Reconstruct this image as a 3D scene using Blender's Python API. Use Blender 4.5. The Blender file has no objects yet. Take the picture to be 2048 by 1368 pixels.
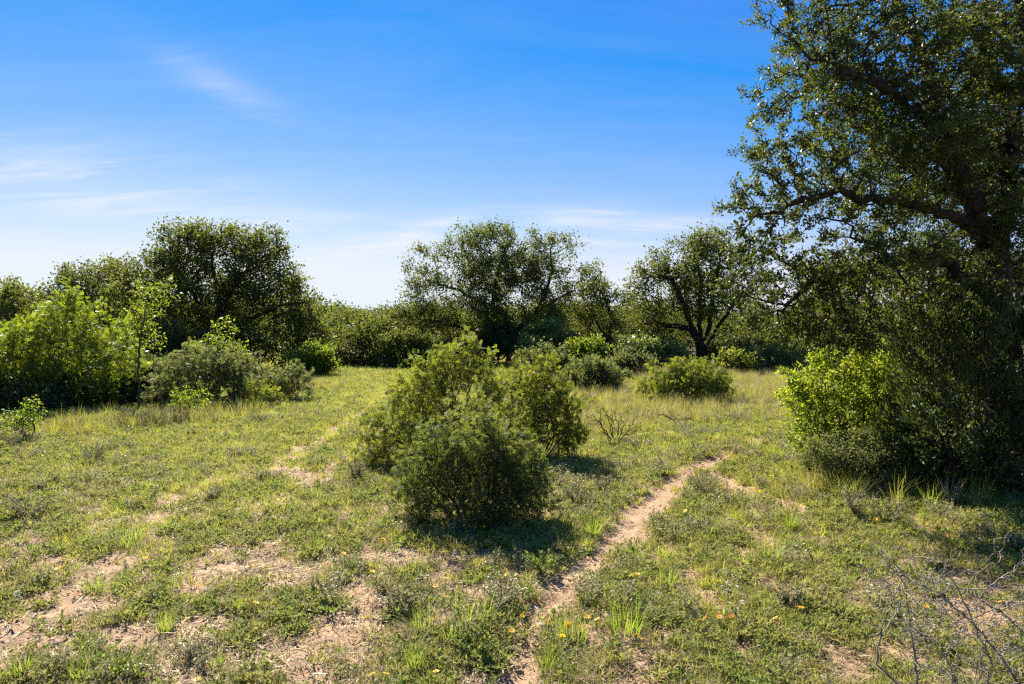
import bpy, math, random
import numpy as np
from mathutils import Vector, Matrix

# ------------------------------------------------------------------ camera, sky, sun, exposure
sc = bpy.context.scene
C = sc.collection
CAM_H, FPX, PITCH = 1.9, 1365.0, math.radians(1.2)      # eye height, focal length in photo pixels, tilt down
cam_data = bpy.data.cameras.new('camera')
cam = bpy.data.objects.new('camera', cam_data); C.objects.link(cam)
cam_data.sensor_width = 36.0; cam_data.lens = 36.0 * FPX / 2048.0
cam_data.clip_start = 0.05; cam_data.clip_end = 9000
cam.location = (0, 0, CAM_H); cam.rotation_euler = (math.pi/2 - PITCH, 0, 0)
sc.camera = cam

SUN_EL, SUN_AZ = math.radians(42), math.radians(-24)     # azimuth from +Y, negative = left
world = bpy.data.worlds.new('World'); sc.world = world; world.use_nodes = True
def build_world():
    nt = world.node_tree; N = nt.nodes; L = nt.links
    bg = N['Background']; bg.inputs['Strength'].default_value = 0.10
    sky = N.new('ShaderNodeTexSky'); sky.sky_type = 'NISHITA'; sky.sun_disc = False
    sky.sun_elevation = SUN_EL; sky.sun_rotation = SUN_AZ
    sky.air_density = 1.0; sky.dust_density = 0.0; sky.ozone_density = 2.0; sky.altitude = 300
    sep = N.new('ShaderNodeSeparateColor'); L.new(sky.outputs[0], sep.inputs[0])
    com = N.new('ShaderNodeCombineColor')
    for i, (a, o, lo, hi) in enumerate(SKY_CURVE):       # camera-style contrast on the sky's own colours: gain, offset, floor, shoulder
        m = N.new('ShaderNodeMath'); m.operation = 'MULTIPLY_ADD'; m.inputs[1].default_value = a*SKY_K; m.inputs[2].default_value = o*10*SKY_K
        t = N.new('ShaderNodeMath'); t.operation = 'SMOOTH_MIN'; t.inputs[1].default_value = hi*10*SKY_K; t.inputs[2].default_value = 2.5*SKY_K
        u = N.new('ShaderNodeMath'); u.operation = 'MAXIMUM'; u.inputs[1].default_value = lo*10*SKY_K
        L.new(sep.outputs[i], m.inputs[0]); L.new(m.outputs[0], t.inputs[0]); L.new(t.outputs[0], u.inputs[0]); L.new(u.outputs[0], com.inputs[i])
    # thin cirrus: streaky noise on a high flat layer
    tc = N.new('ShaderNodeTexCoord'); sx = N.new('ShaderNodeSeparateXYZ'); L.new(tc.outputs['Generated'], sx.inputs[0])
    def M(op, a, b=None, c=None):
        n = N.new('ShaderNodeMath'); n.operation = op
        for i, v in enumerate((a, b, c)):
            if v is None: continue
            if isinstance(v, (int, float)): n.inputs[i].default_value = v
            else: L.new(v, n.inputs[i])
        return n.outputs[0]
    az = M('ARCTAN2', sx.outputs[0], sx.outputs[1]); el = M('ARCSINE', sx.outputs[2])
    zc = M('ADD', M('MAXIMUM', sx.outputs[2], 0.0), 0.12)
    cx = M('DIVIDE', sx.outputs[0], zc); cy = M('DIVIDE', sx.outputs[1], zc)
    cmb = N.new('ShaderNodeCombineXYZ'); L.new(cx, cmb.inputs[0]); L.new(cy, cmb.inputs[1])
    mp = N.new('ShaderNodeMapping'); mp.inputs['Rotation'].default_value = (0, 0, math.radians(12)); mp.inputs['Scale'].default_value = (0.7, 2.3, 1)
    L.new(cmb.outputs[0], mp.inputs['Vector'])
    nz = N.new('ShaderNodeTexNoise'); nz.inputs['Scale'].default_value = 1.5; nz.inputs['Detail'].default_value = 12; nz.inputs['Roughness'].default_value = 0.6; nz.inputs['Distortion'].default_value = 1.1
    L.new(mp.outputs[0], nz.inputs['Vector'])
    streak = N.new('ShaderNodeMapRange'); streak.inputs[1].default_value = 0.40; streak.inputs[2].default_value = 0.66; L.new(nz.outputs[0], streak.inputs[0])
    total = M('MULTIPLY', streak.outputs[0], 0.05)
    for (px, py, rx, ry, tilt, k) in CLOUDS:             # where the wisps hang (azimuth, elevation)
        a0 = math.atan((px-1024)/FPX); e0 = math.atan((655-py)/FPX*math.cos(a0))
        da = M('SUBTRACT', az, a0); de = M('SUBTRACT', M('SUBTRACT', el, e0), M('MULTIPLY', da, tilt))
        q = M('ADD', M('POWER', M('ABSOLUTE', M('DIVIDE', da, rx/FPX)), 2.0), M('POWER', M('ABSOLUTE', M('DIVIDE', de, ry/FPX)), 2.0))
        w = M('POWER', 2.718, M('MULTIPLY', q, -1.0))
        total = M('ADD', total, M('MULTIPLY', M('MULTIPLY', w, k*.92), M('ADD', M('MULTIPLY', streak.outputs[0], 0.9), 0.25)))
    total = M('MINIMUM', total, 0.85)
    mix = N.new('ShaderNodeMix'); mix.data_type = 'RGBA'; L.new(total, mix.inputs[0]); L.new(com.outputs[0], mix.inputs[6]); mix.inputs[7].default_value = CLOUD_COL
    L.new(mix.outputs[2], bg.inputs['Color'])
EXPOSURE = 1.72; SKY_K = 2**-EXPOSURE
SKY_CURVE = [(1.97, -.386, .042, .84), (1.18, -.09, .25, .92), (.80, .50, .6, 1.02)]
CLOUD_COL = (8.6*SKY_K, 9.1*SKY_K, 9.8*SKY_K, 1)
CLOUDS = [(90, 375, 300, 40, -.05, .45), (560, 450, 160, 16, .15, .5), (330, 430, 200, 18, .05, .4), (1350, 450, 130, 14, .1, .4), (640, 520, 150, 16, .2, .6), (120, 350, 330, 60, 0.0, 0.5), (450, 175, 110, 30, -0.35, 0.26), (720, 500, 200, 28, 0.25, 0.9), (1160, 432, 110, 22, 0.0, 0.6), (1250, 480, 220, 40, 0, 0.5), (860, 455, 60, 12, 0.2, .5)]
build_world()

sun_dir = Vector((math.sin(SUN_AZ)*math.cos(SUN_EL), math.cos(SUN_AZ)*math.cos(SUN_EL), math.sin(SUN_EL)))
sd = bpy.data.lights.new('sun', 'SUN'); sd.energy = 5.0; sd.angle = math.radians(0.5); sd.color = (1.0, 0.90, 0.73)
sun = bpy.data.objects.new('sun', sd); C.objects.link(sun)
sun.rotation_euler = (-sun_dir).to_track_quat('-Z', 'Y').to_euler(); sun.location = (0, 0, 50)

vs = sc.view_settings
vs.view_transform = 'Standard'; vs.look = 'None'; vs.gamma = 1.0; vs.use_curve_mapping = False; vs.exposure = EXPOSURE
cy = sc.cycles
cy.max_bounces = 5; cy.diffuse_bounces = 3; cy.glossy_bounces = 2; cy.transmission_bounces = 4; cy.transparent_max_bounces = 4
cy.caustics_reflective = False; cy.caustics_refractive = False
cy.use_denoising = False; cy.filter_width = 1.3

# ------------------------------------------------------------------ helpers
rng = np.random.default_rng(7)
def ray(px, py):
    dx = (px-1024)/FPX; dz = -(py-684)/FPX
    c, s = math.cos(PITCH), math.sin(PITCH)
    return np.array([dx, c + s*dz, -s + c*dz])
def ground_at(px, py):                                   # where a photo pixel's ray meets the flat ground
    d = ray(px, py); t = -CAM_H/d[2]
    return np.array([d[0]*t, d[1]*t])
def at_depth(px, py, Y):
    d = ray(px, py); return np.array([0, 0, CAM_H]) + d*(Y/d[1])

_tab = np.random.default_rng(3).random((256, 256))
def vnoise(x, y):
    x = np.asarray(x, float); y = np.asarray(y, float)
    xi = np.floor(x).astype(int); yi = np.floor(y).astype(int); fx = x-xi; fy = y-yi
    fx = fx*fx*(3-2*fx); fy = fy*fy*(3-2*fy)
    a = _tab[xi & 255, yi & 255]; b = _tab[(xi+1) & 255, yi & 255]; c = _tab[xi & 255, (yi+1) & 255]; d = _tab[(xi+1) & 255, (yi+1) & 255]
    return (a*(1-fx)+b*fx)*(1-fy) + (c*(1-fx)+d*fx)*fy
def fbm(x, y, o=4):
    s = 0; a = 0.5; t = 0
    for k in range(o):
        s = s + a*vnoise(x*2**k+17*k, y*2**k+31*k); t += a; a *= 0.5
    return s/t

# bare earth: the trail, its fork and the open patches, as ground polylines (pixel, pixel, half width in m)
def poly(pts): return [(*ground_at(p[0], p[1]), p[2]*1.12) for p in pts]
TRAIL = [poly([(1010, 1420, .20), (1055, 1310, .18), (1075, 1235, .16), (1120, 1180, .17), (1185, 1120, .18), (1235, 1070, .20), (1290, 1020, .21), (1345, 965, .18), (1400, 935, .17), (1450, 912, .14), (1500, 888, .10), (1530, 874, .08)]),
         poly([(1425, 945, .14), (1480, 982, .20), (1545, 1000, .20), (1605, 1022, .16)])]
TRACK = [poly([(60, 1290, .22), (170, 1170, .2), (350, 1005, .16), (440, 965, .2), (560, 930, .24), (660, 872, .2), (740, 815, .2), (790, 775, .2)]), poly([(480, 1060, .12), (560, 1000, .14), (650, 950, .14), (720, 890, .16), (770, 830, .2)]), poly([(500, 955, .14), (570, 945, .26), (640, 962, .14)]), poly([(-80, 1330, .34), (60, 1260, .30), (140, 1200, .22)]), poly([(0, 1085, .12), (70, 1100, .14)])]
PATCH = [poly([(1740, 1075, .10), (1790, 1105, .16), (1860, 1130, .2), (1930, 1165, .22), (2010, 1190, .2), (2100, 1230, .2)]),
         poly([(330, 1130, .18), (430, 1190, .2), (470, 1230, .15)]), poly([(680, 1280, .16), (730, 1255, .18), (800, 1270, .1)]),
         poly([(150, 1330, .2), (330, 1310, .25), (480, 1300, .2), (620, 1350, .3)]),
         poly([(880, 1330, .12), (960, 1345, .15), (1020, 1350, .2)]),
         poly([(1230, 1130, .12), (1290, 1140, .1)]), poly([(1480, 1180, .14), (1560, 1250, .18), (1680, 1290, .2)]), poly([(1850, 1230, .15), (1960, 1290, .2)])]
def pl_dist(x, y, pl):                                   # signed: <1 inside
    best = np.full(np.shape(x), 1e9)
    for (x0, y0, w0), (x1, y1, w1) in zip(pl[:-1], pl[1:]):
        dx, dy = x1-x0, y1-y0; t = np.clip(((x-x0)*dx+(y-y0)*dy)/(dx*dx+dy*dy), 0, 1)
        best = np.minimum(best, np.hypot(x-(x0+t*dx), y-(y0+t*dy))/(w0+(w1-w0)*t))
    return best
def smooth(a, b, v):
    t = np.clip((v-a)/(b-a), 0, 1); return t*t*(3-2*t)
def trail_amount(x, y):
    wob = (fbm(x*3.4, y*3.4, 4)-.5)*1.7
    return np.max([1-smooth(.30, 1.10, pl_dist(x, y, p)+wob) for p in TRAIL], axis=0)
def bare_amount(x, y):
    x = np.asarray(x, float); y = np.asarray(y, float); r = np.hypot(x, y)
    wob = (fbm(x*3.1+5, y*3.1, 3)-.5)*1.6
    p = np.max([1-smooth(.5, 1.7, pl_dist(x, y, q)+wob) for q in PATCH], axis=0)*0.36
    p = np.maximum(p, .84*np.max([1-smooth(.3, 1.5, pl_dist(x, y, q)+(fbm(x*4.1, y*4.1+8, 3)-.5)*2.2) for q in TRACK], axis=0))
    n = .45*fbm(x*1.3+9, y*1.3+4, 3)+.55*fbm(x*4.3+2, y*4.3+14, 3)
    left = smooth(-.12, -.42, x/np.maximum(y, .5))                  # the left foreground is the barest
    near = smooth(9.0, 4.2, r)
    lf = left*(.07*near+.05*smooth(7.0, 4.2, r))
    b = smooth(.51-lf, .62-lf, n)*(.25+.75*near)*smooth(26, 12, r)
    track = smooth(.45, .8, fbm(x*.8, y*.5+40, 3))*smooth(1.2, .3, np.abs(x+.16*y-.1)/1.6)*smooth(22, 12, r)*.5
    return np.clip(np.maximum(np.maximum(trail_amount(x, y), p), np.maximum(b*.9, track)), 0, 1)
LUSH = [(ground_at(px, py), r) for px, py, r in ((700, 800, 4.0), (620, 850, 3.0), (740, 770, 5.0), (520, 900, 2.0), (780, 755, 5.0), (640, 780, 4.5), (1430, 870, 1.6), (1480, 840, 2.0), (1600, 940, .9), (1560, 990, .6), (1200, 930, 1.0), (1300, 900, 1.2), (1500, 1040, .7), (1650, 1005, .7), (1390, 1110, .5), (1310, 1190, .4), (1570, 1110, .5), (1480, 960, .6), (1130, 1060, .5), (1250, 1010, .5), (1420, 960, .6), (1560, 900, 1.0), (1620, 1000, .8), (1720, 1015, .7), (400, 980, .8), (300, 1060, .7), (560, 1000, .8), (1400, 1200, .5), (1150, 1110, .35))]
def lush_amount(x, y): return np.clip(np.max([np.exp(-((x-c[0])**2+(y-c[1])**2)/r**2) for c, r in LUSH], axis=0)*(.55+.9*fbm(x*.9+3, y*.9, 3)), 0, 1)
def hgt(x, y):
    x = np.asarray(x, float); y = np.asarray(y, float); r = np.hypot(x, y)
    h = (fbm(x*.35, y*.35, 3)-.5)*.12*smooth(1, 8, r) + (fbm(x*.02+7, y*.02, 2)-.5)*1.2*smooth(60, 300, r)
    h = h + (fbm(x*7, y*7, 4)-.5)*.055*smooth(30, 8, r)*(r > 1) + (fbm(x*19, y*19, 2)-.5)*.034*smooth(12, 6, r)
    return h - .035*trail_amount(x, y)
def hz(x, y): return float(hgt(np.array([x]), np.array([y]))[0])

def link(name, mesh, mat=None, parent=None):
    o = bpy.data.objects.new(name, mesh); C.objects.link(o)
    if mat: mesh.materials.append(mat)
    if parent: o.parent = parent
    return o
def tag(o, label=None, cat=None, group=None, kind=None):
    for k, v in (('label', label), ('category', cat), ('group', group), ('kind', kind)):
        if v: o[k] = v
    return o
def empty(name, loc):
    o = bpy.data.objects.new(name, None); C.objects.link(o); o.location = loc; o.empty_display_size = .3; return o
def mesh_quads(name, V, Q, var=None, smooth_=False, extra=None):
    me = bpy.data.meshes.new(name)
    V = np.ascontiguousarray(V, np.float32); Q = np.ascontiguousarray(Q, np.int32); k = Q.shape[1]
    me.vertices.add(len(V)); me.vertices.foreach_set('co', V.ravel())
    me.loops.add(Q.size); me.loops.foreach_set('vertex_index', Q.ravel())
    me.polygons.add(len(Q)); me.polygons.foreach_set('loop_start', np.arange(0, Q.size, k, dtype=np.int32)); me.polygons.foreach_set('loop_total', np.full(len(Q), k, np.int32))
    if smooth_: me.polygons.foreach_set('use_smooth', np.ones(len(Q), bool))
    for nm, arr in ([('var', var)] if var is not None else []) + list((extra or {}).items()):
        at = me.attributes.new(nm, 'FLOAT', 'POINT'); at.data.foreach_set('value', np.ascontiguousarray(arr, np.float32))
    me.update(calc_edges=True); return me
def unit(v): return v/np.maximum(np.linalg.norm(v, axis=-1, keepdims=True), 1e-9)
def frame(d):
    ref = np.where(np.abs(d[:, 2:3]) > .92, np.array([[1., 0, 0]]), np.array([[0., 0, 1]]))
    u = unit(np.cross(ref, d)); return u, np.cross(d, u)

# ------------------------------------------------------------------ materials
def new_mat(name):
    m = bpy.data.materials.new(name); m.use_nodes = True; nt = m.node_tree
    return m, nt, nt.nodes, nt.links, nt.nodes['Principled BSDF'], nt.nodes['Material Output']
def mixrgb(N, L, fac, a, b, blend='MIX'):
    n = N.new('ShaderNodeMix'); n.data_type = 'RGBA'; n.blend_type = blend
    for i, v in ((0, fac), (6, a), (7, b)):
        if isinstance(v, (int, float)): n.inputs[i].default_value = v
        elif isinstance(v, tuple): n.inputs[i].default_value = (*v, 1)
        else: L.new(v, n.inputs[i])
    return n.outputs[2]
def leaf_mat(name, a, b, ta, tb, trans=.42, rough=.42, spec=.5, rnd='var', odd=None):
    m, nt, N, L, P, O = new_mat(name)
    if rnd == 'var':
        at = N.new('ShaderNodeAttribute'); at.attribute_name = 'var'; f = at.outputs['Fac']
    else:                                                # instances: mix of blade and plant variation
        at = N.new('ShaderNodeAttribute'); at.attribute_name = 'var'; oi = N.new('ShaderNodeObjectInfo')
        mm = N.new('ShaderNodeMath'); mm.operation = 'MULTIPLY_ADD'; mm.inputs[1].default_value = .4; L.new(at.outputs['Fac'], mm.inputs[0])
        m2 = N.new('ShaderNodeMath'); m2.operation = 'MULTIPLY'; m2.inputs[1].default_value = .6; L.new(oi.outputs['Random'], m2.inputs[0]); L.new(m2.outputs[0], mm.inputs[2]); f = mm.outputs[0]
    c = mixrgb(N, L, f, a, b); t = mixrgb(N, L, f, ta, tb)
    if odd:                                              # a few dead or yellowed leaves
        gt = N.new('ShaderNodeMath'); gt.operation = 'GREATER_THAN'; gt.inputs[1].default_value = odd[0]; L.new(at.outputs['Fac'], gt.inputs[0])
        c = mixrgb(N, L, gt.outputs[0], c, odd[1]); t = mixrgb(N, L, gt.outputs[0], t, odd[2])
    L.new(c, P.inputs['Base Color']); P.inputs['Roughness'].default_value = rough; P.inputs['Specular IOR Level'].default_value = spec
    tr = N.new('ShaderNodeBsdfTranslucent'); L.new(t, tr.inputs['Color'])
    ms = N.new('ShaderNodeMixShader'); ms.inputs[0].default_value = trans
    L.new(P.outputs[0], ms.inputs[1]); L.new(tr.outputs[0], ms.inputs[2]); L.new(ms.outputs[0], O.inputs['Surface'])
    return m
def bark_mat(name, a, b, scale=18):
    m, nt, N, L, P, O = new_mat(name)
    g = N.new('ShaderNodeNewGeometry'); mp = N.new('ShaderNodeMapping'); mp.inputs['Scale'].default_value = (1, 1, .35); L.new(g.outputs['Position'], mp.inputs[0])
    nz = N.new('ShaderNodeTexNoise'); nz.inputs['Scale'].default_value = scale; nz.inputs['Detail'].default_value = 5; L.new(mp.outputs[0], nz.inputs['Vector'])
    cr = N.new('ShaderNodeValToRGB'); cr.color_ramp.elements[0].position = .35; cr.color_ramp.elements[1].position = .68
    cr.color_ramp.elements[0].color = (*a, 1); cr.color_ramp.elements[1].color = (*b, 1); L.new(nz.outputs[0], cr.inputs[0])
    L.new(cr.outputs[0], P.inputs['Base Color']); P.inputs['Roughness'].default_value = .9; P.inputs['Specular IOR Level'].default_value = .08
    bp = N.new('ShaderNodeBump'); bp.inputs['Strength'].default_value = .8; bp.inputs['Distance'].default_value = .03; L.new(nz.outputs[0], bp.inputs['Height']); L.new(bp.outputs[0], P.inputs['Normal'])
    return m
MAT = {}
MAT['oak'] = leaf_mat('oak_leaf', (.025, .039, .011), (.056, .071, .018), (.066, .108, .014), (.20, .24, .024), .36, .5, .2, odd=(.965, (.13, .10, .035), (.30, .22, .05)))
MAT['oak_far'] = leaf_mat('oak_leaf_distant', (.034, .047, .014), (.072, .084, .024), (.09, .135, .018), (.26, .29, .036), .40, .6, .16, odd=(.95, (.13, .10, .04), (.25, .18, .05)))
MAT['bright'] = leaf_mat('fresh_leaf', (.042, .078, .012), (.105, .135, .018), (.13, .24, .014), (.44, .49, .028), .44, .5, .22)
MAT['glow'] = leaf_mat('young_leaf', (.060, .105, .012), (.12, .15, .02), (.22, .36, .018), (.52, .57, .03), .48, .5, .2)
MAT['mesquite'] = leaf_mat('acacia_leaf', (.048, .070, .014), (.108, .118, .026), (.14, .21, .018), (.37, .38, .040), .45, .6, .15, odd=(.94, (.15, .12, .04), (.38, .27, .06)))
MAT['greyacacia'] = leaf_mat('grey_acacia_leaf', (.044, .062, .020), (.092, .104, .036), (.11, .16, .024), (.27, .30, .05), .42, .6, .15, odd=(.94, (.15, .12, .04), (.38, .27, .06)))
MAT['olive'] = leaf_mat('olive_leaf', (.062, .080, .030), (.11, .12, .046), (.14, .18, .04), (.25, .27, .07), .42, .6, .15)
MAT['silver'] = leaf_mat('silver_leaf', (.12, .14, .085), (.20, .21, .14), (.14, .17, .08), (.24, .26, .14), .35, .6, .3)
MAT['pale'] = leaf_mat('pale_green_leaf', (.075, .105, .028), (.125, .15, .042), (.16, .24, .04), (.30, .35, .07), .42, .5, .4)
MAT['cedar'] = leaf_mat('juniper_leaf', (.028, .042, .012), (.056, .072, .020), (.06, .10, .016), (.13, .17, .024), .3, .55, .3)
MAT['bark'] = bark_mat('oak_bark', (.015, .012, .010), (.050, .041, .033))
MAT['stem'] = bark_mat('shrub_bark', (.05, .038, .026), (.13, .10, .075), 30)
MAT['dead'] = bark_mat('weathered_wood', (.13, .11, .09), (.34, .30, .26), 40)
MAT['grass'] = leaf_mat('grass_blade', (.155, .178, .032), (.27, .245, .062), (.34, .39, .045), (.50, .45, .085), .45, .6, .15, 'inst')
MAT['lime'] = leaf_mat('lush_grass_blade', (.095, .150, .018), (.17, .21, .034), (.24, .38, .025), (.42, .48, .05), .47, .5, .25, odd=(.9, (.34, .27, .13), (.40, .32, .15)))
MAT['lushgrass'] = leaf_mat('lush_turf_blade', (.21, .24, .032), (.33, .32, .065), (.42, .50, .045), (.58, .56, .09), .45, .6, .15, 'inst')
MAT['weed'] = leaf_mat('weed_leaf', (.140, .162, .042), (.27, .245, .085), (.24, .28, .05), (.40, .37, .09), .38, .65, .12, 'inst')
MAT['weedgreen'] = leaf_mat('green_weed_leaf', (.095, .135, .030), (.17, .19, .05), (.21, .29, .04), (.32, .38, .07), .42, .6, .15, 'inst')
MAT['sage'] = leaf_mat('grey_weed_leaf', (.19, .19, .095), (.31, .28, .16), (.22, .22, .09), (.34, .31, .16), .36, .7, .1, 'inst')
MAT['straw'] = leaf_mat('straw_blade', (.26, .20, .10), (.42, .34, .20), (.3, .24, .1), (.45, .36, .18), .35, .55, .3, 'inst')
MAT['brown'] = leaf_mat('dry_litter', (.09, .062, .035), (.24, .17, .10), (.08, .06, .03), (.2, .14, .07), .15, .7, .2, 'inst')
MAT['white'] = leaf_mat('white_petal', (.62, .62, .55), (.75, .74, .66), (.5, .5, .4), (.6, .6, .5), .35, .6, .3, 'inst')
def plain(name, col, rough=.7, trans=None):
    m, nt, N, L, P, O = new_mat(name)
    nz = N.new('ShaderNodeTexNoise'); nz.inputs['Scale'].default_value = 60; g = N.new('ShaderNodeNewGeometry'); L.new(g.outputs['Position'], nz.inputs['Vector'])
    c = mixrgb(N, L, nz.outputs[0], tuple(v*.75 for v in col), tuple(min(1, v*1.2) for v in col)); L.new(c, P.inputs['Base Color']); P.inputs['Roughness'].default_value = rough
    if trans:
        tr = N.new('ShaderNodeBsdfTranslucent'); tr.inputs['Color'].default_value = (*trans, 1); ms = N.new('ShaderNodeMixShader'); ms.inputs[0].default_value = .4
        L.new(P.outputs[0], ms.inputs[1]); L.new(tr.outputs[0], ms.inputs[2]); L.new(ms.outputs[0], O.inputs['Surface'])
    return m
MAT['yellow'] = plain('yellow_petal', (.80, .46, .02), .6, (.9, .55, .03)); MAT['orange'] = plain('orange_petal', (.80, .28, .02), .6, (.9, .35, .03)); MAT['disc'] = plain('flower_disc', (.45, .22, .02))
def rock_mat(name, a, b):
    m, nt, N, L, P, O = new_mat(name); g = N.new('ShaderNodeTexCoord')
    nz = N.new('ShaderNodeTexNoise'); nz.inputs['Scale'].default_value = 22; nz.inputs['Detail'].default_value = 6; L.new(g.outputs['Object'], nz.inputs['Vector'])
    L.new(mixrgb(N, L, nz.outputs[0], a, b), P.inputs['Base Color']); P.inputs['Roughness'].default_value = .9
    bp = N.new('ShaderNodeBump'); bp.inputs['Strength'].default_value = .7; bp.inputs['Distance'].default_value = .02; L.new(nz.outputs[0], bp.inputs['Height']); L.new(bp.outputs[0], P.inputs['Normal'])
    return m
MAT['limestone'] = rock_mat('limestone', (.28, .25, .21), (.55, .51, .45)); MAT['pebble'] = rock_mat('pebble', (.25, .17, .12), (.48, .36, .27)); MAT['clod'] = rock_mat('dark_clod', (.03, .022, .016), (.10, .07, .05))

def ground_mat():
    m, nt, N, L, P, O = new_mat('soil_and_thatch')
    g = N.new('ShaderNodeNewGeometry')
    def noise(s, d=5, r=.6):
        n = N.new('ShaderNodeTexNoise'); n.inputs['Scale'].default_value = s; n.inputs['Detail'].default_value = d; n.inputs['Roughness'].default_value = r; L.new(g.outputs['Position'], n.inputs['Vector']); return n.outputs[0]
    def ramp(v, a, b):
        r = N.new('ShaderNodeMapRange'); r.inputs[1].default_value = a; r.inputs[2].default_value = b; L.new(v, r.inputs[0]); return r.outputs[0]
    at = N.new('ShaderNodeAttribute'); at.attribute_name = 'bare'
    soil = mixrgb(N, L, ramp(noise(2.2), .3, .7), (.30, .190, .115), (.40, .275, .175))
    soil = mixrgb(N, L, ramp(noise(34), .45, .75), soil, (.26, .165, .105))
    soil = mixrgb(N, L, ramp(noise(95, 3), .60, .72), soil, (.54, .43, .32))
    th = mixrgb(N, L, ramp(noise(6), .3, .7), (.24, .18, .085), (.19, .18, .065))
    th = mixrgb(N, L, ramp(noise(60, 3), .42, .62), th, (.32, .24, .14))
    al = N.new('ShaderNodeAttribute'); al.attribute_name = 'lush'
    th = mixrgb(N, L, al.outputs['Fac'], th, mixrgb(N, L, ramp(noise(9), .3, .7), (.30, .30, .05), (.40, .36, .085)))
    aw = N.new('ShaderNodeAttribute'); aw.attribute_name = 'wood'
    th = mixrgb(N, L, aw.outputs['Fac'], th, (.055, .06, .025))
    dm = N.new('ShaderNodeMath'); dm.operation = 'MULTIPLY_ADD'; dm.inputs[1].default_value = .9
    nb = N.new('ShaderNodeMath'); nb.operation = 'SUBTRACT'; L.new(noise(14, 6, .7), nb.inputs[0]); nb.inputs[1].default_value = .5
    L.new(nb.outputs[0], dm.inputs[0]); L.new(at.outputs['Fac'], dm.inputs[2])
    col = mixrgb(N, L, ramp(dm.outputs[0], .12, .52), th, soil)
    L.new(col, P.inputs['Base Color']); P.inputs['Roughness'].default_value = .95; P.inputs['Specular IOR Level'].default_value = .15
    b1 = N.new('ShaderNodeBump'); b1.inputs['Strength'].default_value = .9; b1.inputs['Distance'].default_value = .035; L.new(noise(16, 6, .65), b1.inputs['Height'])
    b2 = N.new('ShaderNodeBump'); b2.inputs['Strength'].default_value = .7; b2.inputs['Distance'].default_value = .012; L.new(noise(85, 4, .6), b2.inputs['Height']); L.new(b1.outputs[0], b2.inputs['Normal'])
    L.new(b2.outputs[0], P.inputs['Normal']); return m

# ------------------------------------------------------------------ ground sheet
def build_ground():
    r = np.concatenate([[0.0], np.geomspace(.8, 2.6, 8)[:-1], np.geomspace(2.6, 16, 190)[:-1], np.geomspace(16, 90, 80)[:-1], np.geomspace(90, 6000, 30)])
    a = np.radians(np.concatenate([np.linspace(-180, -50, 14)[:-1], np.linspace(-50, 50, 270)[:-1], np.linspace(50, 180, 14)]))
    R, A = np.meshgrid(r, a, indexing='ij'); X = R*np.sin(A); Y = R*np.cos(A)
    bare = bare_amount(X, Y); Z = hgt(X, Y)
    V = np.stack([X, Y, Z], -1).reshape(-1, 3); nr, na = R.shape
    i = np.arange(nr*na).reshape(nr, na); Q = np.stack([i[:-1, :-1], i[:-1, 1:], i[1:, 1:], i[1:, :-1]], -1).reshape(-1, 4)[:, ::-1]
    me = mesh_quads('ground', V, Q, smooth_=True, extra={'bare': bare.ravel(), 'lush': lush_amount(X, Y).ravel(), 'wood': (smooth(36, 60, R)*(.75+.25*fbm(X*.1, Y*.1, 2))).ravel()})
    tag(link('ground', me, ground_mat()), kind='structure')
build_ground()

# ------------------------------------------------------------------ branching and leaves
def colonize(pos, par, att, step, kill, infl, rg, jit=.35, trop=(0, 0, 0), iters=160, maxn=19000):
    pos = [np.array(p, float) for p in pos]; par = list(par); att = att.copy()
    P = np.array(pos); nd = np.full(len(att), 1e9); ni = np.zeros(len(att), int)
    def upd(new, off):
        nonlocal nd, ni
        d = np.linalg.norm(att[:, None]-new[None], axis=2); k = d.argmin(1); m = d[np.arange(len(att)), k]
        w = m < nd; nd[w] = m[w]; ni[w] = k[w]+off
    upd(P, 0); trop = np.array(trop)
    for it in range(iters):
        keep = nd > kill; att, nd, ni = att[keep], nd[keep], ni[keep]
        if not len(att) or len(P) > maxn: break
        act = nd < infl
        if not act.any(): act = nd < nd.min()*1.3
        dirs = unit(att[act]-P[ni[act]]); u, inv = np.unique(ni[act], return_inverse=True)
        acc = np.zeros((len(u), 3)); np.add.at(acc, inv, dirs)
        acc = unit(unit(acc) + rg.normal(0, jit, acc.shape) + trop)
        new = P[u] + acc*step; off = len(P)
        P = np.concatenate([P, new]); par += list(u); upd(new, off)
    return P, np.array(par)
def skeleton_info(P, par, tip, base_r):
    n = len(P); nc = np.zeros(n, int); np.add.at(nc, par[par >= 0], 1)
    tips = max(2, (nc == 0).sum()); e = max(1.6, math.log(tips)/math.log(base_r/tip))
    acc = np.zeros(n); dist = np.zeros(n); main = np.full(n, -1); best = np.zeros(n)
    for i in range(n-1, -1, -1):
        if nc[i] == 0: acc[i] = tip**e
        p = par[i]
        if p >= 0:
            acc[p] += acc[i]; dist[p] = max(dist[p], dist[i]+float(np.linalg.norm(P[i]-P[p])))
            if acc[i] > best[p]: best[p] = acc[i]; main[p] = i
    return acc**(1/e), dist, main
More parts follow.
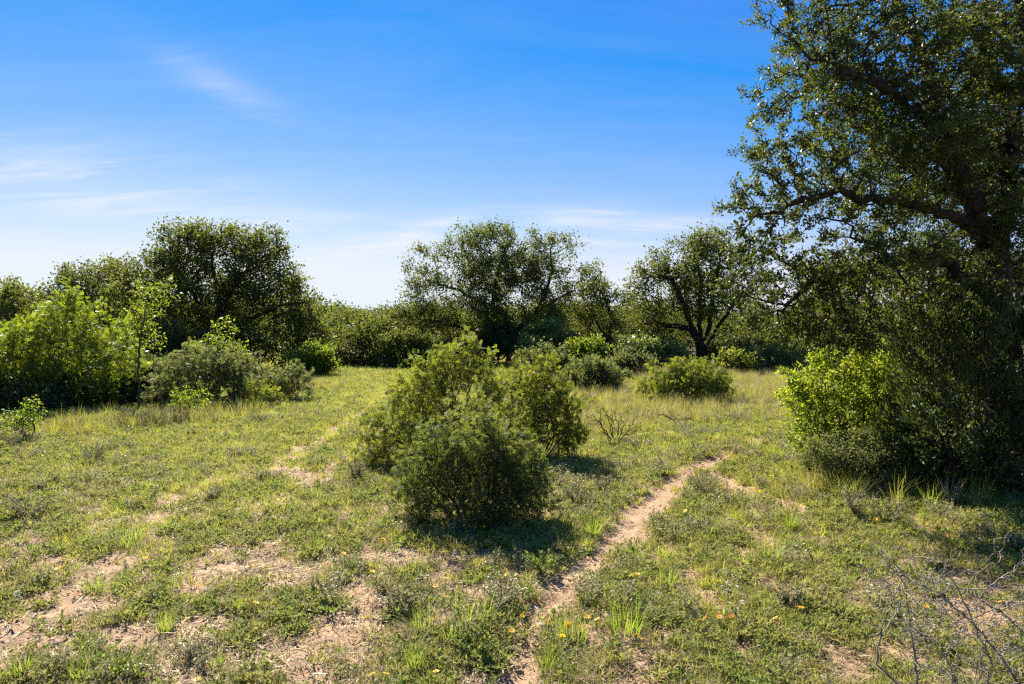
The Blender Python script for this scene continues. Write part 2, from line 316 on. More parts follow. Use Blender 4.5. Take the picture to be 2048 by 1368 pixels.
def tubes(P, par, rad, main, sel, k, rnd=0.0, rg=None):
    n = len(P); d = np.zeros((n, 3)); has = par >= 0; d[has] = P[has]-P[par[has]]; d = unit(d)
    nd = d.copy(); mm = main >= 0; nd[mm] = unit(d[mm]+d[main[mm]]); 
    root = ~has; 
    for r in np.where(root)[0]:
        if main[r] >= 0: nd[r] = d[main[r]]
    idx = np.where(sel & has)[0]; pp = par[idx]; ismain = main[pp] == idx
    d0 = np.where(ismain[:, None], nd[pp], d[idx]); r0 = np.where(ismain, rad[pp], np.minimum(rad[idx]*1.15, rad[pp])); r1 = rad[idx]; d1 = nd[idx]
    ang = np.arange(k)*2*math.pi/k; c, s = np.cos(ang), np.sin(ang)
    def ring(p, dr, r):
        u, v = frame(dr); return p[:, None]+r[:, None, None]*(c[None, :, None]*u[:, None]+s[None, :, None]*v[:, None])
    V = np.concatenate([ring(P[pp], d0, r0), ring(P[idx], d1, r1)], 1).reshape(-1, 3)
    b = np.arange(len(idx))[:, None]*2*k; j = np.arange(k)[None]; j2 = (j+1) % k
    Q = np.stack([b+j, b+j2, b+k+j2, b+k+j], -1).reshape(-1, 4)
    return V, Q
def leaf_quads(cen, axis, nrm, length, width, fold=.18):
    nrm = unit(nrm-axis*(nrm*axis).sum(1, keepdims=True)); side = np.cross(axis, nrm); l = length[:, None]; w = width[:, None]
    V = np.stack([cen, cen+axis*l*.5+side*w*.5+nrm*w*fold, cen+axis*l, cen+axis*l*.5-side*w*.5+nrm*w*fold], 1).reshape(-1, 3)
    return V, np.arange(len(cen)*4).reshape(-1, 4)
def rdir(n, rg): return unit(rg.normal(size=(n, 3)))
def make_leaves(P, par, dist, kind, size, per, reach, rg, spread=.06, upb=.35, patchy=.8):
    has = par >= 0; ok = np.where((dist <= reach) & has)[0]; q = .15/size; mid = P[ok]; g = np.clip(1+(vnoise(mid[:, 0]*q+mid[:, 2]*q*.6+90, mid[:, 1]*q-mid[:, 2]*q*.8+70)-.5)*patchy, .15, 1.8); cnt = rg.poisson(per*g); src = np.repeat(ok, cnt); n = len(src)
    if not n: return None
    seg = P[src]-P[par[src]]; t = rg.random((n, 1)); tw = unit(seg); c = P[par[src]]+seg*t
    clump = np.clip((vnoise(c[:, 0]*3.1+c[:, 2]*1.7+50, c[:, 1]*3.1+c[:, 2]*2.3+50)-.5)*1.3+.5, 0, 1)
    if kind == 'simple':                                 # separate blades set all round the twig
        c = c+rg.normal(0, spread, (n, 3)); ax = unit(tw*.5+rdir(n, rg)*.9+np.array([0, 0, upb*.6])); nr = unit(rdir(n, rg)*.8+np.array([0, 0, .7]))
        ln = size*rg.uniform(.65, 1.25, n); V, Q = leaf_quads(c, ax, nr, ln, ln*rg.uniform(.42, .58, n))
        var = np.clip(clump*.55+rg.random(n)*.45, 0, 1); var = np.where(rg.random(n) > .965, 1, var*.93)
    elif kind == 'feather':                              # compound leaf: rows of leaflets on both sides of a rachis
        m = 5; ax = unit(tw*.35+rdir(n, rg)+np.array([0, 0, upb])); nr = unit(rdir(n, rg)*1.1+np.array([0, 0, .8])); nr = unit(nr-ax*(nr*ax).sum(1, keepdims=True)); sd_ = np.cross(ax, nr)
        ln = size*rg.uniform(.7, 1.25, n); c = c+rg.normal(0, spread, (n, 3)); cc, aa, nn, ll = [], [], [], []; vv = []
        base = np.clip(clump*.5+rg.random(n)*.5, 0, 1)
        for q in range(m):
            for sg in (-1, 1):
                s0 = (q+.8)/m; cc.append(c+ax*(ln*s0)[:, None]-nr*(ln*s0*s0*.18)[:, None]); aa.append(unit(ax*.45+sd_*sg)); nn.append(nr); ll.append(ln*.42*(1-.35*abs(s0-.5))); vv.append(base)
        c = np.concatenate(cc); ax = np.concatenate(aa); nr = np.concatenate(nn); ln = np.concatenate(ll); V, Q = leaf_quads(c, ax, nr, ln, ln*.52, 0); var = np.concatenate(vv); var = np.where(var > .985, 1, var*.93)
    elif kind == 'spray':                                # scale-leaf sprays pointing outward and up
        c = c+rg.normal(0, spread, (n, 3)); ax = unit(tw*.8+rdir(n, rg)*.55+np.array([0, 0, upb])); nr = rdir(n, rg); ln = size*rg.uniform(.6, 1.3, n); V, Q = leaf_quads(c, ax, nr, ln, ln*.26); var = np.clip(clump*.5+rg.random(n)*.5, 0, 1)
    return V, Q, np.repeat(var, 4)
def sample_lobes(lobes, n, clumps, sig, rg):
    w = np.array([(l[3]*l[5]+l[3]*l[4]*.5)*(l[6] if len(l) > 6 else 1) for l in lobes]); w = w/w.sum(); out = []
    for l, f in zip(lobes, w):
        nc = max(3, int(clumps*f)); d = rdir(nc, rg)*(rg.random((nc, 1))**.42); cen = np.array(l[:3])+d*np.array(l[3:6]); k = max(1, int(n*f/nc))
        out.append(np.repeat(cen, k, 0)+rg.normal(0, sig, (nc*k, 3)))
    a = np.concatenate(out); return a
def plant(name, label, cat, base, lobes, guides=None, stems=0, seed=0, n_att=700, clumps=90, sig=.22, step=.16, kill=.2, infl=3., jit=.35, trop=(0, 0, .05),
          base_r=.2, tip=.005, thick=.04, leaf='simple', size=.05, per=6, reach=.5, spread=.06, upb=.35, mat='oak', bark='bark', group=None, spreadr=.15, bare=False, min_z=.05, shoots=None, patchy=.8, gnarl=.1):
    """One tree or shrub: Empty at the foot > trunk or stems, branches, crown or foliage."""
    rg = np.random.default_rng(1000+seed); base = np.array(base, float); root = empty(name, base)
    tag(root, label, cat, group)
    pos, par = [], []
    def add_line(pts, start):
        pr = start
        for a, b in zip(pts[:-1], pts[1:]):
            a = np.array(a); b = np.array(b); k = max(1, int(np.linalg.norm(b-a)/step))
            for q in range(1, k+1):
                p = a+(b-a)*q/k+rg.normal(0, step*gnarl, 3); pos.append(p); par.append(pr); pr = len(pos)-1
        return pr
    pos.append(np.array([0, 0, -.08])); par.append(-1)
    if guides:
        for g in guides:
            pts = [np.array(p)-base for p in g]; d = [np.linalg.norm(p-pts[0]) for p in pos]; s = int(np.argmin(d)); add_line([pos[s]]+pts[1:] if d[s] < step*4 else [pos[s]]+pts, s)
    top = np.array([[l[0], l[1], l[2]] for l in lobes]).mean(0)-base
    for k in range(stems):
        a = 2*math.pi*(k+rg.random())/stems; rr = spreadr*rg.uniform(.4, 1.3); h = max(.15, top[2])*rg.uniform(.3, .55)
        add_line([np.array([0, 0, -.08]), np.array([math.cos(a)*rr*.35, math.sin(a)*rr*.35, .02]), np.array([math.cos(a)*rr+top[0]*.3, math.sin(a)*rr+top[1]*.3, h])], 0)
    att = sample_lobes([(l[0]-base[0], l[1]-base[1], l[2]-base[2], *l[3:]) for l in lobes], n_att, clumps, sig, rg); att = att[att[:, 2] > min_z]
    if shoots:                                           # long whips standing out of the crown
        top_i = np.argsort(att[:, 2]+rg.normal(0, .35*att[:, 2].std(), len(att)))[-len(att)//3:]; cen = att.mean(0); ex = []
        for k in range(shoots[0]):
            p = att[rg.choice(top_i)]; out = unit((p-cen)[None])[0]; d = unit((np.array([0, 0, 1.])+out*.5+rg.normal(0, .2, 3))[None])[0]; ln = shoots[1]*rg.uniform(.4, 1.2)
            ex.append(p+d*np.linspace(step, ln, max(2, int(ln/step)))[:, None])
        att = np.concatenate([att]+ex)
    P, par = colonize(pos, par, att, step, kill, infl, rg, jit, trop)
    rad, dist, main = skeleton_info(P, par, tip, base_r)
    flare = P[:, 2] < .25*max(1, base_r*4)
    rad = np.where(flare & (rad > .5*base_r), rad*(1+.35*np.clip(1-P[:, 2]/(.25*max(1, base_r*4)), 0, 1)), rad)
    big = rad >= thick; nm = ('trunk', 'branches', 'crown') if cat == 'tree' else ('stems', 'twigs', 'foliage')
    if big.any():
        V, Q = tubes(P, par, rad, main, big, 9); 
        if len(Q): link(nm[0], mesh_quads(nm[0], V, Q, smooth_=True), MAT[bark], root)
    V, Q = tubes(P, par, rad, main, ~big, 4)
    if len(Q): tag(link(nm[1], mesh_quads(nm[1], V, Q, smooth_=True), MAT[bark], root), kind='stuff')
    nl = 0
    if not bare:
        r = make_leaves(P, par, dist, leaf, size, per, reach, rg, spread, upb, patchy)
        if r is not None:
            V, Q, var = r; ok = np.repeat((V.reshape(-1, 4, 3)[:, :, 2].min(1) > .01), 4)
            f = V.reshape(-1, 4, 3)[ok[::4]].reshape(-1, 3); tag(link(nm[2], mesh_quads(nm[2], f, np.arange(len(f)).reshape(-1, 4), var[ok]), MAT[mat], root), kind='stuff'); nl = len(f)//4
    pass
    return root
def PL(lob, Y, dep=1.0):
    """photo-measured lobes (px, py, rx, ry[, dY]) at distance Y -> ellipsoids in metres"""
    out = []
    for l in lob:
        y = Y+(l[4] if len(l) > 4 else 0); c = at_depth(l[0], l[1], y); s = y/FPX
        out.append((c[0], c[1], c[2], l[2]*s, max(.3*l[2], .5*(l[2]+l[3]))*s*dep, l[3]*s, l[5] if len(l) > 5 else 1.0))
    return out
def GL(lines, Y): return [[at_depth(p[0], p[1], Y+(p[2] if len(p) > 2 else 0)) for p in ln] for ln in lines]
def foot(px, Y): 
    x = (px-1024)/FPX*Y; return (x, Y, hz(x, Y))

# ------------------------------------------------------------------ trees
OAK = dict(cat='tree', mat='oak_far', leaf='simple', size=.15, per=30, reach=1.2, spread=.17, step=.22, kill=.26, infl=6, n_att=1500, clumps=190, sig=.28, jit=.42, base_r=.25, tip=.008, thick=.05)
def oak(label, bpx, Y, lob, guides, seed, **k):
    p = dict(OAK); p.update(k)
    b = foot(bpx, Y); return plant('oak_tree', label, base=b, lobes=PL(lob, Y), guides=GL(guides, Y), seed=seed, **p)
# the big near oak at the right edge, crown running out of the picture
def near_oak():
    Y = 8.3; b = foot(2030, Y)
    lob = [(1740, 70, 190, 90), (1640, 20, 100, 45), (1960, 60, 140, 120), (1610, 165, 95, 70, -.3), (1760, 210, 160, 90, -.4), (1570, 190, 55, 60, -.2), (1860, 300, 150, 110, -.6), (1690, 330, 120, 70, -.8), (1580, 320, 85, 50, -.6), (1530, 415, 75, 40, -.9),
           (1640, 400, 120, 45, -.9), (1780, 410, 120, 60, -.9), (1960, 330, 110, 120, .3), (2000, 470, 80, 90, -.5), (1510, 480, 50, 45, -.9), (1500, 560, 60, 40, -.5), (1600, 610, 110, 50, -.6), (1730, 620, 120, 50, -.5), (1850, 560, 110, 60, -.4), (1560, 660, 60, 25, -.5),
           (1850, -130, 280, 130, .3, .2), (2150, 0, 180, 240, .8, .12), (2250, 300, 180, 200, .6, .12), (2230, 560, 180, 150, .2, .2), (2050, 120, 220, 160, 2.0, .5), (1590, 640, 110, 40, -.5), (1720, 660, 120, 40, -.4), (1760, 520, 140, 40, -1.1, 1.3), (1640, 560, 100, 36, -1.2, 1.3), (1900, 420, 200, 160, 1.8), (1720, 250, 120, 90, .6), (1640, 100, 110, 90, .5), (1830, 120, 140, 110, -.6), (1930, 640, 110, 80, .2), (1980, 200, 110, 140, -.4), (2000, 280, 180, 150, 1.6), (1820, 300, 150, 100, 1.2), (1950, 560, 160, 90, 1.4), (1500, 445, 45, 30, -.8), (1560, 530, 70, 40, -.7), (1640, 520, 60, 30, -.7), (1680, 660, 100, 30, -.6)]  # rear lobes added so the crown blocks sun from the juniper
    g = [[(2030, 980), (2020, 820), (1995, 640), (1985, 520)], [(1985, 520), (1950, 420), (1905, 330, -.2), (1880, 240, -.3), (1850, 120), (1800, 20), (1780, -80)], [(1985, 520), (2010, 400), (2030, 260), (2050, 120), (2040, -40)],
         [(1905, 330, -.2), (1860, 250, -.5), (1790, 190, -.7), (1720, 150, -.8), (1650, 120, -.8)], [(1995, 600), (1950, 570, -.3), (1890, 525, -.5), (1840, 508, -.6), (1770, 515, -.7), (1700, 545, -.8), (1640, 560, -.9), (1580, 600, -.8)],
         [(1970, 470), (1920, 440, -.4), (1850, 410, -.7), (1760, 400, -.9), (1680, 385, -1), (1600, 400, -1), (1540, 430, -1)], [(1770, 515, -.7), (1720, 480, -.9), (1690, 450, -1), (1650, 440, -1)], [(2030, 260), (1990, 150, .3), (1960, 60, .5)], [(2010, 400), (2100, 330, .3), (2200, 250, .3)], [(1995, 640), (2100, 560), (2200, 520)]]
    plant('oak_tree', 'big dark oak at the right edge, its crown running out of the picture', 'tree', b, PL(lob, Y), GL(g, Y), seed=1, mat='oak', n_att=14000, clumps=720, sig=.14, step=.075, kill=.085, infl=3, jit=.42, base_r=.23, tip=.003, thick=.03, gnarl=.3, patchy=1.5, leaf='simple', size=.047, per=16, reach=.36, spread=.028)
near_oak()
oak('broad oak with arching limbs against the sky in the picture centre', 1020, 37, [(1000, 500, 100, 48), (930, 515, 80, 42), (1095, 520, 75, 48), (870, 560, 65, 45), (1150, 570, 55, 40), (1000, 550, 130, 38), (835, 610, 60, 40), (800, 650, 45, 35), (1020, 462, 32, 24), (900, 640, 90, 40), (835, 512, 22, 20), (1100, 480, 26, 18), (1170, 545, 24, 16), (1110, 620, 60, 25), (860, 690, 90, 35), (880, 620, 85, 40), (950, 600, 60, 26), (850, 660, 70, 40), (930, 650, 70, 34), (1120, 600, 60, 34), (1150, 640, 50, 30), (1060, 520, 60, 40), (1010, 645, 80, 30, -1.5, 1.8), (1085, 645, 55, 30, -1.5, 1.8), (1000, 600, 100, 30, -1, 1.2), (950, 690, 70, 24, -1), (960, 560, 90, 45), (1060, 560, 80, 45), (810, 690, 60, 40), (940, 480, 40, 26), (1170, 620, 40, 40)],
    [[(1020, 725), (1025, 660), (1010, 632), (985, 612), (950, 600), (920, 580), (880, 570)], [(1025, 680), (1040, 655), (1070, 625), (1090, 590), (1105, 540), (1100, 500)], [(985, 612), (990, 570), (1000, 530), (1015, 490)], [(1070, 625), (1110, 600), (1150, 580)], [(1020, 700), (960, 660), (900, 650), (850, 640)]], 2, n_att=3900, clumps=290, per=21, size=.145, patchy=.9)
oak('largest oak on the left, domed crown above the bright thicket', 420, 30, [(440, 490, 95, 40), (345, 515, 60, 42), (390, 478, 70, 30, 0, 1.6), (505, 490, 60, 30, 0, 1.6), (400, 545, 120, 50), (570, 560, 40, 34, 0, 1.4), (545, 530, 40, 30, 0, 1.3), (500, 600, 110, 50), (280, 620, 70, 50), (490, 535, 80, 45), (300, 565, 65, 50), (545, 585, 65, 35), (600, 612, 36, 24), (410, 590, 120, 55), (520, 655, 110, 45), (590, 680, 55, 45), (330, 640, 90, 50), (440, 690, 90, 40), (250, 570, 40, 40), (620, 625, 26, 22), (600, 655, 60, 36), (560, 705, 80, 30)],
    [[(420, 745), (425, 680), (440, 620), (470, 570), (500, 530), (540, 505)], [(425, 680), (400, 610), (370, 560), (340, 520)], [(440, 620), (430, 550), (420, 500), (430, 465)], [(430, 690), (500, 640), (560, 610), (610, 605)], [(430, 700), (520, 680), (570, 710)], [(425, 670), (350, 630), (300, 580)]], 3, n_att=4200, clumps=330, per=25, size=.145, patchy=.5)
oak('lower oak at the far left, its rounded crown joining the big one', 190, 33, [(160, 562, 50, 26), (220, 562, 40, 32), (125, 592, 32, 24), (190, 610, 80, 40), (250, 590, 40, 40)], [[(190, 740), (190, 660), (180, 610), (160, 575)], [(190, 660), (220, 600), (240, 560)]], 4, n_att=1000, clumps=70, per=26)
oak('spreading oak with several dark stems standing right of centre', 1408, 32, [(1390, 492, 52, 24), (1330, 535, 55, 24), (1285, 560, 36, 26), (1450, 530, 55, 45), (1375, 560, 62, 36), (1300, 640, 60, 40), (1320, 690, 60, 32), (1480, 590, 50, 40), (1420, 500, 40, 30), (1500, 640, 45, 40), (1340, 610, 60, 30), (1400, 600, 90, 40), (1290, 690, 60, 36)],
    [[(1410, 738), (1403, 695), (1385, 660), (1365, 600), (1345, 560), (1310, 545)], [(1403, 695), (1400, 640), (1402, 560), (1390, 510)], [(1406, 700), (1420, 650), (1425, 580), (1440, 530)], [(1408, 705), (1435, 655), (1465, 610), (1490, 590)], [(1385, 660), (1340, 650), (1300, 645)]], 5, n_att=2600, clumps=170, per=19, base_r=.30)
oak('small thin-crowned oak in the gap between the two middle oaks', 1212, 38, [(1195, 585, 26, 30), (1228, 640, 36, 28), (1180, 640, 34, 26), (1215, 690, 40, 26), (1250, 610, 20, 20)], [[(1212, 728), (1215, 680), (1225, 640), (1210, 600)], [(1215, 680), (1190, 640)]], 6, n_att=700, clumps=50, per=22)
oak('sunlit oak seen through the near oak, lower and behind it', 1780, 17, [(1740, 560, 110, 55), (1860, 520, 110, 60), (1650, 560, 70, 50), (1780, 630, 140, 50), (1930, 600, 100, 80), (1640, 640, 70, 40), (2060, 560, 90, 90), (1830, 680, 130, 50)], [[(1790, 810), (1790, 720), (1770, 650), (1730, 590)], [(1790, 720), (1840, 620), (1880, 560)], [(1790, 700), (1920, 640), (2000, 600)]], 7, n_att=1500, clumps=170, sig=.18, step=.16, kill=.2, size=.10, per=26, reach=.8, spread=.10, mat='oak', tip=.006)
for i, (px, Y, lob, lab, mt) in enumerate([
    (720, 33, [(720, 685, 40, 30), (700, 712, 40, 22), (755, 700, 36, 28), (710, 730, 55, 12)], 'dark bushy tree behind the clearing, left of the centre oak', 'oak_far'),
    (672, 62, [(670, 660, 34, 22), (690, 680, 30, 22), (655, 690, 30, 24)], 'small hazy tree at the back of the clearing beside the left oak', 'oak_far'),
    (20, 36, [(10, 625, 40, 26), (40, 640, 50, 24), (-30, 620, 50, 40)], 'oak top showing over the thicket at the left edge', 'oak_far'),
    (1560, 46, [(1560, 690, 50, 22), (1610, 685, 44, 26), (1520, 700, 36, 18)], 'low dark tree behind the grass under the near oak branches', 'oak_far'),
    (1260, 50, [(1270, 675, 36, 26), (1240, 690, 36, 20)], 'dark tree behind the right-hand middle oak, at its left foot', 'oak_far'),
    (960, 52, [(930, 670, 60, 30), (1000, 675, 50, 28)], 'dark tree standing behind the centre oak', 'oak_far'),
    (1340, 55, [(1340, 665, 50, 24), (1380, 680, 46, 20), (1310, 685, 40, 18)], 'dark tree directly behind the right-hand middle oak', 'oak_far'),
    (1460, 52, [(1460, 668, 44, 22), (1500, 675, 40, 20), (1430, 690, 40, 16)], 'dark tree behind and right of the right-hand middle oak', 'oak_far'),
    (1640, 50, [(1640, 670, 56, 26), (1690, 680, 44, 22), (1600, 690, 40, 16)], 'dark tree seen below the near oak boughs, farthest right', 'oak_far'),
    (1150, 56, [(1140, 665, 50, 22), (1180, 680, 40, 20), (1090, 680, 40, 18)], 'low dark tree behind the pale airy tree', 'oak_far'),
    (610, 48, [(610, 680, 46, 30), (650, 690, 36, 24), (570, 690, 36, 24)], 'dark tree behind the right skirt of the left oak', 'oak_far'),
    (790, 58, [(790, 668, 44, 22), (760, 684, 40, 18), (830, 680, 44, 20)], 'dark tree behind the left skirt of the centre oak', 'oak_far')]):
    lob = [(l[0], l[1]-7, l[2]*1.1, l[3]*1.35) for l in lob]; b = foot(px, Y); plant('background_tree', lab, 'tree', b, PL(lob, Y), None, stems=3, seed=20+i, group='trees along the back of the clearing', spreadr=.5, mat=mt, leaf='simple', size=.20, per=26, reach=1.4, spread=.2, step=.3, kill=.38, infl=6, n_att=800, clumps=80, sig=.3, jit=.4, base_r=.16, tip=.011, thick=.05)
# ------------------------------------------------------------------ junipers and shrubs
CED = dict(cat='shrub', mat='cedar', leaf='spray', bark='stem', trop=(0, 0, .12), upb=.6)
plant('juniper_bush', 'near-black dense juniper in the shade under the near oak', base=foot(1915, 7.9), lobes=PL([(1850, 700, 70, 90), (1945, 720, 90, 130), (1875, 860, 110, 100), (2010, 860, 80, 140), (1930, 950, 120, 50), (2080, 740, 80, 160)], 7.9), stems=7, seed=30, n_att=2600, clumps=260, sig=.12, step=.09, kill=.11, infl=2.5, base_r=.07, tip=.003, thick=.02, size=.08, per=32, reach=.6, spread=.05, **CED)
plant('juniper_bush', 'dark juniper under the centre oak, hiding its trunk foot', base=foot(985, 35), lobes=PL([(985, 690, 60, 34), (1035, 690, 40, 32), (930, 705, 50, 28)], 35), stems=5, seed=31, n_att=700, clumps=80, sig=.2, step=.2, kill=.24, infl=5, base_r=.1, tip=.008, thick=.03, size=.2, per=40, reach=1., spread=.12, **CED)
plant('juniper_bush', 'dark rounded juniper behind the bright thicket, under the left oak', base=foot(330, 26), lobes=PL([(335, 700, 60, 50), (390, 710, 50, 40), (280, 720, 50, 50)], 26), stems=5, seed=32, n_att=800, clumps=90, sig=.2, step=.18, kill=.22, infl=5, base_r=.1, tip=.008, thick=.03, size=.18, per=40, reach=1., spread=.12, **CED)
plant('juniper_bush', 'small dark juniper at the foot of the small thin-crowned oak', base=foot(1222, 36), lobes=PL([(1215, 700, 26, 30), (1235, 710, 22, 22)], 36), stems=4, seed=33, n_att=350, clumps=40, sig=.2, step=.2, kill=.24, infl=5, base_r=.08, tip=.008, thick=.03, size=.2, per=40, reach=1., spread=.12, **CED)
plant('juniper_bush', 'low dark juniper right beside the trunk of the right-hand middle oak', base=foot(1450, 32), lobes=PL([(1450, 715, 34, 22), (1480, 700, 30, 24)], 32), stems=4, seed=34, n_att=350, clumps=40, sig=.2, step=.18, kill=.22, infl=5, base_r=.06, tip=.007, thick=.03, size=.18, per=35, reach=1., spread=.12, **CED)
def shrub(label, bpx, Y, lob, seed, kind='mid', name='leafy_shrub', guides=None, **k):
    P = dict(near=dict(n_att=2000, clumps=200, sig=.09, step=.055, kill=.065, infl=1.5, base_r=.03, tip=.0018, thick=.009, size=.055, per=8, reach=.36, spread=.035),
             mid=dict(n_att=1100, clumps=120, sig=.14, step=.10, kill=.12, infl=3, base_r=.05, tip=.003, thick=.014, size=.10, per=6.5, reach=.55, spread=.07),
             far=dict(n_att=450, clumps=55, sig=.18, step=.16, kill=.19, infl=4, base_r=.05, tip=.006, thick=.02, size=.14, per=28, reach=.8, spread=.11))[kind]
    P = dict(P); P.update(dict(cat='shrub', bark='stem', stems=8, jit=.3, trop=(0, 0, .1), leaf='feather' if kind != 'far' else 'simple', mat='mesquite')); P.update(k)
    return plant(name, label, base=foot(bpx, Y), lobes=PL(lob, Y), guides=GL(guides, Y) if guides else None, seed=seed, **P)
# the clump in the middle
shrub('front and darkest of the three bushes clumped in the middle', 940, 6.6, [(935, 893, 100, 42), (880, 945, 80, 62), (1005, 935, 80, 62), (1050, 915, 36, 36), (850, 995, 50, 45), (960, 995, 110, 45), (950, 866, 26, 26), (1030, 985, 60, 45)], 40, 'near', 'acacia_bush', spreadr=.25, stems=14, n_att=2700, clumps=240, per=6.6, shoots=(80, .19), patchy=1.2, mat='greyacacia')
shrub('tallest, yellow-green feathery bush at the back left of the middle clump', 865, 9.3, [(900, 735, 50, 40), (850, 790, 80, 55), (790, 865, 65, 55), (960, 780, 60, 65), (880, 870, 110, 60), (770, 905, 45, 35), (925, 705, 30, 18)], 41, 'near', 'acacia_bush', spreadr=.45, stems=14, n_att=3000, clumps=260, sig=.10, step=.065, kill=.075, size=.062, per=6.2, reach=.36, shoots=(60, .20))
shrub('rounded green bush at the back right of the middle clump', 1075, 9.9, [(1050, 775, 55, 40), (1085, 820, 75, 60), (1125, 855, 40, 40), (1040, 850, 60, 50), (1100, 740, 20, 20)], 42, 'near', 'acacia_bush', spreadr=.4, stems=12, n_att=2300, clumps=200, sig=.10, step=.065, kill=.075, size=.062, per=6.5, reach=.36, shoots=(46, .17), mat='mesquite')
# thicket on the left
shrub('bright green feathery shrub filling the left edge of the thicket', 50, 16.5, [(50, 685, 80, 45), (30, 750, 90, 55), (90, 760, 80, 50), (-40, 700, 60, 80), (20, 800, 90, 25)], 43, 'mid', stems=10, mat='bright', n_att=2600, clumps=230, per=6, shoots=(40, .5))
shrub('tall bright green shrub, highest of the left thicket beside the sapling', 165, 16.5, [(145, 630, 45, 40), (180, 685, 70, 45), (150, 750, 90, 50), (230, 740, 50, 60), (170, 800, 110, 24), (110, 660, 36, 30)], 44, 'mid', stems=10, mat='bright', n_att=2600, clumps=230, per=6, shoots=(40, .5))
shrub('tall slim sapling with yellow-green tip standing out of the thicket', 277, 15.6, [(300, 592, 34, 22), (325, 575, 26, 8), (270, 610, 18, 24), (285, 640, 36, 24), (300, 670, 28, 22), (260, 660, 16, 18), (282, 575, 8, 20)], 45, 'mid', 'young_tree', stems=0, guides=[[(275, 808), (276, 740), (280, 680), (290, 620), (300, 585)], [(280, 680), (268, 640), (266, 600)], [(290, 620), (310, 590), (335, 570)]], mat='bright', leaf='simple', size=.08, per=8, n_att=420, clumps=60, sig=.1, reach=.3, base_r=.026)
shrub('olive rounded bush in the thicket right of the sapling', 400, 16.2, [(395, 745, 75, 40), (455, 740, 55, 36), (345, 765, 55, 40), (420, 790, 90, 22)], 46, 'mid', stems=10, mat='olive', n_att=1700, per=6, shoots=(26, .35))
shrub('bright leafy shoot poking up out of the olive bush', 432, 17.2, [(425, 692, 44, 16), (455, 662, 9, 22), (400, 700, 24, 16), (465, 705, 24, 18), (430, 725, 40, 18)], 47, 'mid', stems=3, mat='bright', leaf='simple', size=.085, per=11, n_att=420, clumps=50, sig=.1, reach=.3)
shrub('grey-green feathery bush at the right end of the left thicket', 555, 18, [(540, 772, 50, 22), (585, 765, 36, 20), (510, 785, 40, 18)], 48, 'mid', stems=8, mat='olive', n_att=1000, per=6)
shrub('low feathery bush in front of the grey-green one at the thicket end', 505, 16.4, [(500, 795, 36, 16), (530, 798, 22, 12)], 49, 'mid', stems=7, mat='mesquite', n_att=400, per=4)
shrub('thin yellow-green bush at the foot of the left oak by the clearing', 632, 26.5, [(630, 720, 26, 24), (645, 735, 20, 14), (600, 728, 26, 20)], 50, 'far', mat='bright', stems=6)
shrub('small bright seedling shrub in front of the dark thicket', 378, 14.0, [(372, 800, 30, 14), (400, 797, 18, 8), (355, 815, 14, 12)], 51, 'mid', stems=3, mat='bright', leaf='simple', size=.06, per=9, n_att=200, clumps=30, sig=.06, reach=.22, step=.07, kill=.08)
shrub('small bright shrub alone at the left edge, in front of the thicket', 52, 11.6, [(62, 815, 14, 20), (45, 840, 30, 14), (15, 850, 26, 16), (60, 835, 18, 14)], 52, 'mid', stems=3, mat='bright', leaf='simple', size=.055, per=9, n_att=260, clumps=36, sig=.05, reach=.2, step=.06, kill=.07)
shrub('added dark fill shrub for shade deep at the left of the thicket', 100, 18.5, [(100, 760, 130, 50), (240, 770, 90, 45), (-30, 760, 80, 60), (90, 700, 110, 40)], 53, 'far', stems=9, mat='cedar', n_att=1900, clumps=180, per=34)  # inner mass added in dark juniper leaf to imitate the thicket's shade
shrub('added dark shrub for shade low in the middle of the left thicket, behind the sapling', 260, 17.6, [(230, 770, 90, 40), (330, 780, 80, 34), (180, 800, 110, 24)], 64, 'far', stems=9, mat='cedar', n_att=1200, clumps=130, per=34)  # added shrub; its dark leaf colour stands in for shade inside the thicket
shrub('added dark shrub for shade at the foot of the left edge of the thicket', 10, 15.8, [(20, 800, 100, 24), (110, 805, 80, 22), (-40, 780, 50, 40)], 65, 'far', stems=9, mat='cedar', n_att=900, clumps=110, per=34, size=.11)  # another added shrub, dark leaves imitating shade along the thicket foot
# beyond the middle clump
shrub('pale green airy tree right of the centre oak trunk', 1100, 33, [(1085, 685, 46, 32), (1130, 695, 36, 28), (1100, 655, 28, 16)], 54, 'far', 'mesquite_tree', mat='pale', stems=5, n_att=650, clumps=70)
shrub('bright green small bush in front of the pale airy tree', 1180, 30, [(1180, 704, 26, 24), (1165, 715, 18, 14)], 55, 'far', mat='bright', stems=5)
shrub('domed grey-olive bush standing in the grass behind the middle clump', 1183, 20, [(1180, 752, 54, 26), (1150, 765, 30, 18), (1215, 765, 28, 16)], 56, 'mid', mat='olive', leaf='spray', size=.13, per=22, stems=10, n_att=700)
shrub('wide yellow-green open bush in the tall grass right of centre', 1375, 17.3, [(1370, 768, 66, 26), (1320, 785, 40, 18), (1420, 780, 50, 20), (1365, 745, 20, 12)], 57, 'mid', mat='mesquite', stems=10, n_att=1300, per=8, shoots=(30, .35))
